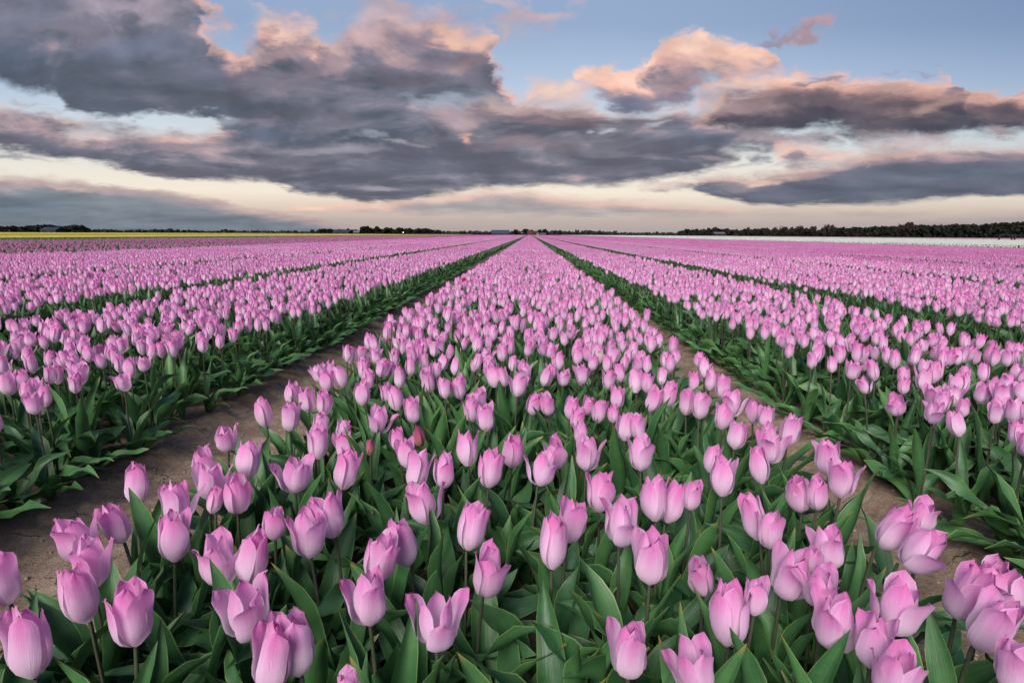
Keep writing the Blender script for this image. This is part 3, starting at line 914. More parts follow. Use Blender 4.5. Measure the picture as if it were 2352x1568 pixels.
NEAR_R = [(5, 375, 80, 155, 'u'), (30, 70, 80, 100, 'f'), (160, 30, 70, 90, 'u'), (320, 20, 75, 90, 'u'), (100, 160, 60, 100, 'u'), (160, 160, 70, 105, 'u'), (275, 175, 75, 110, 'u'), (300, 225, 70, 100, 'u'),
          (350, 165, 60, 90, 'u'), (400, 190, 85, 110, 'u'), (465, 205, 50, 80, 'u'), (485, 130, 65, 100, 'u'), (445, 45, 80, 90, 'u'), (565, 50, 85, 110, 'u'), (620, 60, 60, 90, 'u'), (655, 135, 75, 125, 'u'),
          (720, 115, 80, 120, 'u'), (805, 150, 90, 130, 'u'), (865, 165, 70, 120, 'u'), (915, 50, 75, 90, 'u'), (970, 80, 80, 110, 'u'), (1015, 155, 100, 120, 'f'), (970, 215, 95, 120, 'u'), (835, 65, 60, 60, 'f'),
          (1035, 300, 95, 130, 'u'), (1110, 195, 65, 110, 'c'), (1170, 220, 90, 100, 'u'), (1280, 280, 80, 135, 'u'), (1170, 300, 110, 110, 'u'), (1190, 355, 120, 150, 'f'), (1135, 440, 85, 155, 'c'), (200, 380, 75, 160, 'u'),
          (135, 450, 150, 155, 'f'), (315, 290, 90, 100, 'u'), (350, 385, 135, 155, 'f'), (520, 260, 75, 130, 'u'), (575, 265, 70, 110, 'u'), (590, 385, 130, 165, 'f'), (920, 405, 75, 125, 'u'), (970, 490, 105, 170, 'u'),
          (405, 560, 150, 210, 'u'), (280, 690, 135, 200, 'u'), (505, 700, 170, 215, 'f'), (655, 590, 110, 205, 'u'), (735, 598, 90, 190, 'u'), (825, 580, 110, 135, 'u'), (190, 800, 135, 245, 'c'), (640, 865, 160, 260, 'u'),
          (870, 945, 130, 200, 'c'), (1110, 675, 110, 185, 'c'), (1185, 735, 125, 170, 'u'), (1320, 565, 150, 210, 'u'), (1400, 570, 80, 150, 'u'), (1450, 395, 140, 160, 'f'), (1520, 500, 190, 220, 'f'), (1455, 815, 170, 190, 'f'),
          (1760, 720, 130, 210, 'u'), (1885, 670, 170, 160, 'f'), (1885, 810, 230, 240, 'f'), (2100, 1030, 160, 320, 'f'), (2200, 980, 180, 220, 'u'), (2290, 1010, 130, 200, 'f'), (2215, 1160, 200, 280, 'u'), (1290, 935, 110, 250, 'f'),
          (1385, 870, 120, 140, 'u'), (1420, 1000, 210, 200, 'f'), (1490, 1160, 220, 250, 'f'), (1770, 1085, 190, 270, 'f'), (1665, 1250, 170, 240, 'u'), (1760, 1400, 280, 260, 'f'), (1000, 1120, 180, 290, 'u'),
          (1120, 1040, 110, 170, 'u'), (535, 1285, 195, 260, 'u'), (835, 1365, 170, 240, 'f'), (2320, 1370, 160, 250, 'u'),
          (1945, 125, 115, 120, 'f'), (2065, 65, 90, 110, 'u'), (1890, 45, 90, 100, 'u'), (2165, 110, 80, 95, 'u'), (2255, 115, 110, 110, 'f'), (2310, 190, 90, 115, 'u'), (2320, 290, 80, 110, 'u')]

plants = []        # (x, y, scale_h, scale_bloom, kind, from_photo)
for lst, ox in ((NEAR_L, 0), (NEAR_R, 1176)):
    for (cx, cy, w, hh, k) in lst:
        px, py = ox + cx * .5, 846.7 + cy * .5
        zc = BLOOM_Z + random.uniform(-.012, .012)
        p = on_plane(px, py, zc)
        d = project(p)[2]
        exp_h = .062 * FPX / d
        sc = max(.74, min(1.25, (hh * .5) / exp_h * .99))
        plants.append([p.x, p.y, zc, sc, k, True])

# the rest of the crop on a loose grid
STEP = .094


def free_spot(x, y, rad, grid):
    gx, gy = int(math.floor(x / .12)), int(math.floor(y / .12))
    for i in (-1, 0, 1):
        for j in (-1, 0, 1):
            for (a_, b_) in grid.get((gx + i, gy + j), ()):
                if (a_ - x) ** 2 + (b_ - y) ** 2 < rad * rad:
                    return False
    return True


grid = {}


def put(x, y):
    grid.setdefault((int(math.floor(x / .12)), int(math.floor(y / .12))), []).append((x, y))


for p in plants:
    put(p[0], p[1])
rq = random.Random(21)
Y_IND = 13.0
for (b0, b1) in [b_ for b_ in BEDS if b_[0] < 6.8]:
    n = max(2, int(round((b1 - b0) / STEP)))
    y = -.3
    while y < Y_IND:
        for i in range(n + 1):
            x = b0 + .02 + (b1 - b0 - .04) * i / n + rq.gauss(0, .024)
            yy_ = y + rq.gauss(0, .030)
            if abs(x) > max(1.6, yy_) * 1.05 + .7:
                continue
            if rq.random() < .02:
                continue
            # the photographed blooms already fill the foreground of the middle bed
            bp = project((x, yy_, BLOOM_Z))
            if bp is not None and bp[1] > 868 and -60 < bp[0] < W0 + 60 and b0 > -1 and b1 < 1:
                continue
            if not free_spot(x, yy_, .055, grid):
                continue
            if b0 <= -3.3 and rq.random() < .08:
                continue
            put(x, yy_)
            plants.append([x, yy_, BLOOM_Z + rq.gauss(0, .014), rq.uniform(.86, 1.12), pick_kind(rq), False])
        y += STEP * .93

# which are large enough in the picture to be single tulips
cand = []
for p in plants:
    q = project((p[0], p[1], p[2]))
    if q is None:
        continue
    x, y, d = q
    if -30 < x < W0 + 30 and y < H0 + 40 and y > 0:
        cand.append((FPX / d * p[3], p, x, y))
cand.sort(key=lambda c: -c[0])
N_IND = 298
chosen = cand[:N_IND]
chosen_ids = {id(c[1]) for c in chosen}


def edge_of(x):
    bd = in_bed(x) or min(BEDS, key=lambda b: min(abs(b[0] - x), abs(b[1] - x)))
    if x - bd[0] < .13:
        return 'left', bd
    if bd[1] - x < .13:
        return 'right', bd
    return None, bd


EDGE_AZ = {'left': math.pi / 2, 'right': -math.pi / 2}
ORD = ['nearest', 'second', 'third', 'fourth', 'fifth', 'sixth', 'seventh', 'eighth', 'ninth', 'tenth', 'eleventh', 'twelfth', 'thirteenth', 'fourteenth', 'fifteenth', 'sixteenth', 'seventeenth',
       'eighteenth', 'nineteenth', 'twentieth', 'twenty-first', 'twenty-second', 'twenty-third', 'twenty-fourth', 'twenty-fifth']
SHAPE = {'c': 'closed', 'u': 'cupped', 'f': 'flared', 'b': 'narrow'}
# labels: rows of blooms counted up the photo, then from the left
rows = sorted(chosen, key=lambda c: -c[3])
label_of = {}
per = 20
for r0 in range(0, len(rows), per):
    blk = sorted(rows[r0:r0 + per], key=lambda c: c[2])
    rn = r0 // per
    for i, c in enumerate(blk):
        first = 'leftmost' if i == 0 else ORD[i] + ' from left'
        band_ = 'bottom' if rn == 0 else ORD[rn]
        edge, bd = edge_of(c[1][0])
        where = 'left bed' if bd[1] < -.8 else ('right bed' if bd[0] > .8 else 'middle bed')
        tail = ('bottom band of blooms' if rn == 0 else '%s band of blooms up' % ORD[rn])
        if rn == 0:
            label_of[id(c[1])] = '%s pink tulip of the %s, %s along the photo\'s bottom edge' % (SHAPE[c[1][4]], where, first)
        else:
            label_of[id(c[1])] = '%s pink tulip of the %s, %s, %s bloom band from bottom' % (SHAPE[c[1][4]], where, first, ORD[rn])


def bz(p):
    """height factor so that the bloom's middle is at its wanted height"""
    g = float(ground_height(np.array([p[0]]), np.array([p[1]]))[0])
    return g, (p[2] - .033 * p[3] - g) / STEM_H


def make_tulip(x, y, zc, sb, kind, label, cat='tulip', group='pink tulips in flower', petal=None, rnd=None, exact=False):
    petal = petal or M_PINK
    e, bd = edge_of(x)
    splay = e and rnd.random() < .85 and not (-.8 < x < .75)
    parts = design(rnd, kind, EDGE_AZ[e] if splay else None)
    g, hs = bz([x, y, zc, sb])
    root = bpy.data.objects.new('tulip', None)
    root.empty_display_size = .02
    C.objects.link(root)
    off = Vector((0, 0, 0))
    if exact:
        S = Matrix.Translation((0, 0, STEM_H * hs + .004)) @ Matrix.Scale(sb, 4) @ Matrix.Translation((0, 0, -STEM_H))
        hds = [M for pt, sh, M in parts if pt == 'outer']
        off = sum(((S @ M) @ Vector((0, 0, .033)) for M in hds), Vector()) / 3
    root.location = (x - off.x, y - off.y, g - .004)
    tag(root, label, cat, group)
    for part, sh, M in parts:
        o = bpy.data.objects.new({'outer': 'petal', 'inner': 'petal'}.get(part, part), part_mesh(part, sh, petal))
        C.objects.link(o)
        o.parent = root
        if part in ('outer', 'inner'):
            hd = M.copy()
            # scale the bloom about the top of the stem
            top = Vector((0, 0, STEM_H))
            S = Matrix.Translation((0, 0, STEM_H * hs + .004)) @ Matrix.Scale(sb, 4) @ Matrix.Translation(-top)
            o.matrix_local = S @ hd
        elif part == 'stem':
            o.matrix_local = Matrix.Diagonal((1, 1, hs, 1)) @ M
        else:
            o.matrix_local = Matrix.Scale(min(1.15, .55 + .45 * hs) * rnd.uniform(.92, 1.08), 4) @ M
    return root


rt = random.Random(99)
rose_px = (850, 1022)
for c in chosen:
    p = c[1]
    lab = label_of[id(p)]
    pet = M_PINK
    if p[4] == 'b' and p[5]:
        pet, lab = M_ROSE, 'small reddish bud-like tulip with a greenish tinge low among the leaves'
    elif p[4] == 'c' and p[5] and abs(c[2] - 962) < 8 and abs(c[3] - 1001) < 10:
        pet, lab = M_ROSE, 'small darker rose tulip just right of the reddish bud-like one'
    make_tulip(p[0], p[1], p[2], p[3], p[4], lab, petal=pet, rnd=rt, exact=p[5])
# odd ones out
p = on_plane(1065, 648, .315)
make_tulip(p.x, p.y, .325, 1.1, 'c', 'single deep red tulip on the left edge of the middle bed', group=None, petal=M_RED, rnd=rt)
p = on_plane(1374, 822, .31)
make_tulip(p.x, p.y, .315, .95, 'u', 'single pale cream tulip among pink ones in the middle bed', group=None, petal=M_PALEPINK, rnd=rt)


# ------------------------------------------------------------------ the mass of the crop (instanced)
def template_collection(name, meshes):
    col = bpy.data.collections.new(name)
    for i, me_ in enumerate(meshes):
        ob = bpy.data.objects.new('%s_%02d' % (name, i), me_)
        col.objects.link(ob)
    return col


def scatter(name, pts, col, label, cat=None):
    """pts: list of (x, y, z, index, rotz, sx, sy, sz)"""
    A = np.array(pts, dtype=np.float32)
    me_ = bpy.data.meshes.new(name)
    me_.vertices.add(len(A))
    me_.vertices.foreach_set('co', A[:, :3].ravel().copy())
    at = me_.attributes.new('pick', 'INT', 'POINT')
    at.data.foreach_set('value', A[:, 3].astype(np.int32))
    at = me_.attributes.new('rot', 'FLOAT_VECTOR', 'POINT')
    rv = np.zeros((len(A), 3), dtype=np.float32)
    rv[:, 2] = A[:, 4]
    at.data.foreach_set('vector', rv.ravel())
    at = me_.attributes.new('size', 'FLOAT_VECTOR', 'POINT')
    at.data.foreach_set('vector', A[:, 5:8].ravel().copy())
    me_.update()
    ob = bpy.data.objects.new(name, me_)
    C.objects.link(ob)
    g = bpy.data.node_groups.new(name, 'GeometryNodeTree')
    g.interface.new_socket('Geometry', in_out='INPUT', socket_type='NodeSocketGeometry')
    g.interface.new_socket('Geometry', in_out='OUTPUT', socket_type='NodeSocketGeometry')
    gi, go = g.nodes.new('NodeGroupInput'), g.nodes.new('NodeGroupOutput')
    ci = g.nodes.new('GeometryNodeCollectionInfo')
    ci.inputs['Collection'].default_value = col
    ci.inputs['Separate Children'].default_value = True
    ci.inputs['Reset Children'].default_value = True
    ip = g.nodes.new('GeometryNodeInstanceOnPoints')
    ip.inputs['Pick Instance'].default_value = True
    na = []
    for nm, ty in (('pick', 'INT'), ('rot', 'FLOAT_VECTOR'), ('size', 'FLOAT_VECTOR')):
        q = g.nodes.new('GeometryNodeInputNamedAttribute')
        q.data_type = ty
        q.inputs['Name'].default_value = nm
        na.append(q)
    e2r = g.nodes.new('FunctionNodeEulerToRotation')
    g.links.new(gi.outputs[0], ip.inputs['Points'])
    g.links.new(ci.outputs[0], ip.inputs['Instance'])
    g.links.new(na[0].outputs['Attribute'], ip.inputs['Instance Index'])
    g.links.new(na[1].outputs['Attribute'], e2r.inputs[0])
    g.links.new(e2r.outputs[0], ip.inputs['Rotation'])
    g.links.new(na[2].outputs['Attribute'], ip.inputs['Scale'])
    g.links.new(ip.outputs[0], go.inputs[0])
    md = ob.modifiers.new('scatter', 'NODES')
    md.node_group = g
    tag(ob, label, cat, kind='stuff')
    return ob


MATS = [M_PINK, M_STEM, M_LEAF]
rt = random.Random(5)


def variants(n, lod, edge=None):
    out_ = []
    for i in range(n):
        J = Joiner()
        add_design(J, design(rt, pick_kind(rt), edge), Matrix(), lod)
        out_.append(J.mesh('tulip_form', MATS))
    return out_


near_mid = variants(12, 1)
near_el = variants(6, 1, EDGE_AZ['left'])
near_er = variants(6, 1, EDGE_AZ['right'])
far_mid = variants(10, 2)


def tile(seed, petals, density=80, lod=3, size=1.4, sb=1.0, jitter=.03, miss=.04, maxleaf=2):
    q = random.Random(seed)
    J = Joiner()
    blocks = []
    for i in range(10):
        j_ = Joiner()
        add_design(j_, design(q, pick_kind(q)), Matrix(), lod, maxleaf=maxleaf)
        blocks.append((np.concatenate(j_.v), np.concatenate(j_.f), np.concatenate(j_.t), np.concatenate(j_.s), np.concatenate(j_.m)))
    n = int(round(size * math.sqrt(density)))
    for i in range(n):
        for j in range(n):
            if q.random() < miss:
                continue
            x = (i + .5) / n * size - size / 2 + q.gauss(0, jitter)
            y = (j + .5) / n * size - size / 2 + q.gauss(0, jitter)
            M = Matrix.Translation((x, y, 0)) @ Matrix.Rotation(q.uniform(0, 6.28), 4, 'Z') @ Matrix.Diagonal((1.06 * sb, 1.06 * sb, q.uniform(.94, 1.08), 1))
            blk = blocks[q.randrange(len(blocks))]
            A = np.array(M)
            J.v.append(blk[0] @ A[:3, :3].T + A[:3, 3])
            J.f.append(blk[1] + J.n)
            J.t.append(blk[2])
            J.s.append(blk[3])
            J.m.append(blk[4])
            J.n += len(blk[0])
    return J.mesh('tulip_tile', [petals, M_STEM, M_LEAF])


tiles_pink = [tile(500 + i, M_PINK) for i in range(5)]
tiles_deep = [tile(560 + i, M_DEEP) for i in range(4)]
meshes = near_mid + near_el + near_er + far_mid + tiles_pink + tiles_deep
col = template_collection('pink_crop', meshes)
pts = []
for p in plants:
    if id(p) in chosen_ids:
        continue
    q = project((p[0], p[1], p[2]))
    vis = q is not None and -500 < q[0] < W0 + 500
    if not vis and p[1] > 1.0:
        continue
    e, bd = edge_of(p[0])
    g, hs = bz(p)
    if p[1] < 6.5:
        k = rq.randrange(12) if e is None else (12 + rq.randrange(6) if e == 'left' else 18 + rq.randrange(6))
        ro = rq.uniform(0, 6.28) if e is None else rq.gauss(0, .35)
    else:
        k, ro = 24 + rq.randrange(10), rq.uniform(0, 6.28)
        if e:
            k = 12 + rq.randrange(6) if e == 'left' else 18 + rq.randrange(6)
            ro = rq.gauss(0, .35)
    hs2 = hs * (.255 + .033) / (.255 + .033) * 1.0
    s = (p[3] + 1) / 2
    pts.append((p[0], p[1], g - .004, k, ro, s, s, hs2))
TS = 1.4
for (b0, b1) in BEDS:
    deep = b0 > 6.8
    y = (5.0 if deep else Y_IND) + TS / 2 - .05
    w = (b1 - b0) / TS
    cx = (b0 + b1) / 2
    while y < Y_END:
        if abs(cx) < y * 1.05 + 2:
            pts.append((cx, y, -.002, 39 + rq.randrange(4) if deep else 34 + rq.randrange(5), rq.choice([0, math.pi]), w, 1.0, rq.uniform(.98, 1.02)))
        y += TS
scatter('tulips', pts, col, 'dense mass of small pink tulips filling the beds to the horizon', 'tulips')

# low leaves that fill the ground between the near flowers
clumps = []
for i in range(8):
    J = Joiner()
    a1 = rt.uniform(0, 6.28)
    for k in range(4):
        J.add(leaf_arrays(12, 7, **LEAF[rt.randrange(16)]), Matrix.Rotation(a1 + k * 1.6 + rt.gauss(0, .3), 4, 'Z') @ Matrix.Scale(rt.uniform(.85, 1.15), 4), 2)
    clumps.append(J.mesh('leaf_clump', MATS))
colf = template_collection('leaf_fill', clumps)
ptf = []
for i in range(250):
    y = .42 + 2.4 * rt.random() ** 1.2
    x = rt.uniform(-.70, .60)
    ptf.append((x, y, -.004, rt.randrange(8), rt.uniform(0, 6.28), 1, 1, rt.uniform(.85, 1.05)))
scatter('leafy_shoots', ptf, colf, 'dense broad green leaves filling the ground between the nearest tulips', 'leaves')

# sparse smaller crop at the left edge of the pink beds
tiles_sp = [tile(600 + i, M_DUSK, density=11, miss=.10, sb=1.15, size=2.8, jitter=.06, maxleaf=4) for i in range(3)]
col = template_collection('sparse_crop', tiles_sp)
pts = []
TS = 2.8
x = -11.4 - TS / 2
while x > -31:
    y = 8.0
    while y < Y_END:
        if abs(x) < y * 1.05 + 3:
            pts.append((x, y, -.002, rq.randrange(3), rq.choice([0, math.pi]), 1, 1, rq.uniform(.88, .94)))
        y += TS
    x -= TS
scatter('sparse_tulips', pts, col, 'thinner strip of smaller pink tulips with green showing between them', 'tulips')

# green strip, leaves only
q = random.Random(77)
J = Joiner()
for i in range(900):
    J.add(leaf_arrays(4, 3, **LEAF[q.randrange(16)]), Matrix.Translation((q.uniform(-1.5, 1.5), q.uniform(-1.5, 1.5), 0)) @ Matrix.Rotation(q.uniform(0, 6.28), 4, 'Z') @ Matrix.Scale(q.uniform(.8, 1.0), 4), 2)
leaf_tile = J.mesh('leaf_tile', [M_PINK, M_STEM, M_LEAF])
col = template_collection('leafy_crop', [leaf_tile])
pts = []
x = -32.5
while x > -42:
    y = 20
    while y < Y_END:
        if abs(x) < y * 1.05 + 3:
            pts.append((x, y, 0, 0, rq.choice([0, math.pi]), 1, 1, 1.0))
        y += 3
    x -= 3
scatter('tulip_leaves', pts, col, 'green strip of tulip plants without flowers before the yellow field', 'plants')

# yellow field
tiles_y = [tile(700 + i, M_YELLOW, density=90, miss=.02, size=4.2, maxleaf=1, sb=1.15) for i in range(3)]
col = template_collection('yellow_crop', tiles_y)
pts = []
TS = 4.2
for (x0, x1) in ((-69, -43), (-215, -97)):
    x = x1 - TS / 2
    while x > x0:
        y = 26
        while y < 430:
            if abs(x) < y * 1.05 + 5:
                pts.append((x, y, 0, rq.randrange(3), rq.choice([0, math.pi]), 1, 1, 1))
            y += TS
        x -= TS
scatter('yellow_tulips', pts, col, 'two long bright yellow strips of tulips beneath the left tree line', 'tulips')

# white field
tiles_w = [tile(800 + i, M_WHITE, density=100, miss=.01, size=4.2, maxleaf=1, sb=1.25) for i in range(3)] + [tile(820 + i, M_WHITE, density=[3, 8][i], miss=.12, size=1.6, maxleaf=5, sb=1.1) for i in range(2)]
col = template_collection('white_crop', tiles_w)
pts = []
x = 22.3
for k in range(5):
    y = 12
    while y < 430:
        if x < y * 1.05 + 5:
            pts.append((x, y, 0, 3 + (k > 1), rq.choice([0, math.pi]), 1, 1, .95))
        y += 1.6
    x += 1.75
x = 33.2
while x < 84:
    y = 20
    while y < 430:
        if x < y * 1.05 + 5:
            pts.append((x, y, 0, rq.randrange(3), rq.choice([0, math.pi]), 1, 1, 1))
        y += TS
    x += TS
scatter('white_tulips', pts, col, 'broad pale white band of tulips below the dark wood on the right', 'tulips')
tiles_p = [tile(850 + i, M_DUSK, density=80, size=4.2, maxleaf=1) for i in range(2)] + [tile(870, M_PALEPINK, density=84, size=4.2, maxleaf=1, sb=1.1)]
col = template_collection('far_crop', tiles_p)
pts = []
x = 86
while x < 140:
    y = 60
    while y < 430:
        if x < y * 1.05 + 5:
            pts.append((x, y, 0, rq.randrange(2) if x < 98 else 2, 0, 1, 1, 1))
        y += TS
    x += TS
scatter('purple_tulips', pts, col, 'thin purple and pale pink strips of tulips behind the white band', 'tulips')

# ------------------------------------------------------------------ horizon: woods, trees, farm buildings
S2 = .9408       # photo pixels -> working grid
M_WOOD = plain('dark_foliage', L4(.010, .012, .010), L4(.024, .028, .020), .15, .95, .05)
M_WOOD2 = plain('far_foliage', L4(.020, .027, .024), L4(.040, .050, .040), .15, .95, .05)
M_BARE = plain('budding_foliage', L4(.024, .019, .016), L4(.045, .036, .030), .2, .95, .05)
M_TRUNK = plain('bark', L4(.03, .025, .02), L4(.06, .05, .04), 2, .95, .05)


def quad_cloud(name, P, size, material, q):
    """many leaf clumps: three-cornered and four-cornered faces round the points P"""
    v, f = [], []
    for (x, y, z) in P:
        s = size * q.uniform(.6, 1.3)
        rx = Euler((q.uniform(0, 3), q.uniform(0, 3), q.uniform(0, 3))).to_matrix()
        n0 = len(v)
        for (a_, b_) in ((-1, -.5), (0, -1), (1, -.3), (.6, .8), (-.7, .9)):
            w = rx @ Vector((a_ * s * q.uniform(.7, 1.1), b_ * s * q.uniform(.7, 1.1), 0))
            v.append((x + w.x, y + w.y, z + w.z))
        f.append(tuple(range(n0, n0 + 5)))
    me_ = bpy.data.meshes.new(name)
    me_.from_pydata(v, [], f)
    me_.materials.append(material)
    return me_


def wood(name, prof, Y, depth, size, dens, material, label, base_y=0.0, seed=1):
    """a wood that reads as one mass: outline of its tops given in photo pixels"""
    q = random.Random(seed)
    P = []
    for (x0, y0), (x1, y1) in zip(prof[:-1], prof[1:]):
        a_, b_ = at_depth(x0 * S2, y0 * S2, Y), at_depth(x1 * S2, y1 * S2, Y)
        n = int(abs(b_.x - a_.x) * (a_.z + b_.z) / 2 / (size * size) * dens)
        for i in range(max(1, n)):
            k = q.random()
            top = (a_.z + (b_.z - a_.z) * k)
            X = a_.x + (b_.x - a_.x) * k
            zz = top * (1 - q.random() ** 1.05) - size * .5
            lump = .28 * size * math.sin(X * .55 + 2 * math.sin(X * .13)) + .3 * size * math.sin(X * .17 + 2)
            yv = Y + q.random() * depth
            P.append((X * yv / Y, yv, max(.2, (zz + lump * (zz / max(top, 1))) * (yv / Y * .5 + .5))))
    o_ = bpy.data.objects.new(name, quad_cloud(name, P, size, material, q))
    C.objects.link(o_)
    tag(o_, label, 'wood', kind='stuff')
    return o_


wood('dark_wood', [(1655, 567), (1662, 564), (1676, 560), (1700, 560), (1730, 558), (1800, 560), (1870, 559), (1960, 559), (2000, 560), (2080, 555), (2160, 553), (2230, 551), (2300, 549), (2340, 548), (2400, 547), (2460, 543), (2500, 540), (2620, 538), (2900, 536)],
     560, 60, 1.5, 8, M_WOOD, 'long dark wood along the right horizon behind the white tulips', seed=3)
wood('left_wood', [(-300, 552), (0, 553), (60, 552), (85, 550), (110, 549), (130, 550), (150, 551), (170, 550), (200, 550), (210, 555), (218, 558)], 560, 30, 1.3, 5.5, M_WOOD, 'dark copse on the far left horizon behind the low barn', seed=4)
wood('far_hedge', [(215, 560), (240, 560), (300, 562), (380, 560), (420, 561), (500, 564), (560, 563), (650, 563), (760, 565), (900, 562), (1100, 564), (1200, 564), (1300, 563), (1365, 564), (1440, 564), (1508, 565), (1512, 568)], 700, 30, 1.5, 4.5, M_WOOD2,
     'thin dark hedgerow running along the left and middle horizon', seed=5)
wood('distant_wood', [(1500, 568), (1560, 567.5), (1600, 568), (1665, 567.5)], 1100, 40, 1.8, 4.5, M_WOOD2, 'faint low wood far off right of the farm', seed=6)
wood('farm_trees', [(775, 562), (800, 560), (860, 561), (900, 558), (960, 559), (985, 558), (1050, 560), (1075, 563)], 690, 15, 1.4, 4.5, M_WOOD, 'dark belt of farm trees behind the sheds left of the middle', seed=7)

crowns = []
for i in range(6):
    q = random.Random(900 + i)
    P = []
    lumps = [(q.uniform(-.5, .5), q.uniform(-.5, .5), q.uniform(.35, .8), q.uniform(.25, .42)) for _ in range(9)]
    if i == 0:
        lumps = [(.34 * math.cos(a_), .34 * math.sin(a_), .52, .30) for a_ in (0, 1.05, 2.1, 3.14, 4.2, 5.2)] + [(0, 0, .66, .34)] * 3
    for k in range(1000 if i == 0 else 620):
        cx, cy, cz, r = q.choice(lumps)
        d = Vector((q.gauss(0, 1), q.gauss(0, 1), q.gauss(0, 1))).normalized() * r * q.random() ** .4
        P.append((cx + d.x, cy + d.y, max(.12, cz + d.z * .75)))
    crowns.append((P, q))


def trunk_mesh(q):
    J = Joiner()
    n, sd = 4, 7
    for (dx, dy, r0, r1, z0, z1) in [(0, 0, .045, .025, 0, .62), (.2, .05, .02, .008, .3, .75), (-.22, .1, .02, .008, .33, .78), (.03, -.2, .018, .007, .35, .8)]:
        t = np.linspace(0, 1, n)[:, None]
        a_ = np.linspace(0, 6.2832, sd)[None, :]
        r = r0 + (r1 - r0) * t
        J.add((np.stack([r * np.cos(a_) + dx * t, r * np.sin(a_) + dy * t, z0 + (z1 - z0) * t + 0 * a_], -1), np.zeros((n, sd)), np.zeros((n, sd))), Matrix(), 0)
    return J.mesh('trunk', [M_TRUNK])


TRUNK = trunk_mesh(random.Random(1))
crown_cache = {}


def tree(px, top, w, Y, ci, material, label, group):
    key = (ci, material.name)
    if key not in crown_cache:
        P, q = crowns[ci]
        crown_cache[key] = quad_cloud('crown', P, .10 if material is not M_BARE else .055, material, q)
    p = at_depth(px * S2, top * S2, Y)
    wid = w * S2 * Y / FPX
    root = bpy.data.objects.new('tree', None)
    C.objects.link(root)
    root.location = (p.x, Y, 0)
    tag(root, label, 'tree', group)
    hgt = p.z
    for nm, me_ in (('crown', crown_cache[key]), ('trunk', TRUNK)):
        o_ = bpy.data.objects.new(nm, me_)
        C.objects.link(o_)
        o_.parent = root
        o_.scale = (wid * .74, wid * .74, hgt * 1.02)
    return root


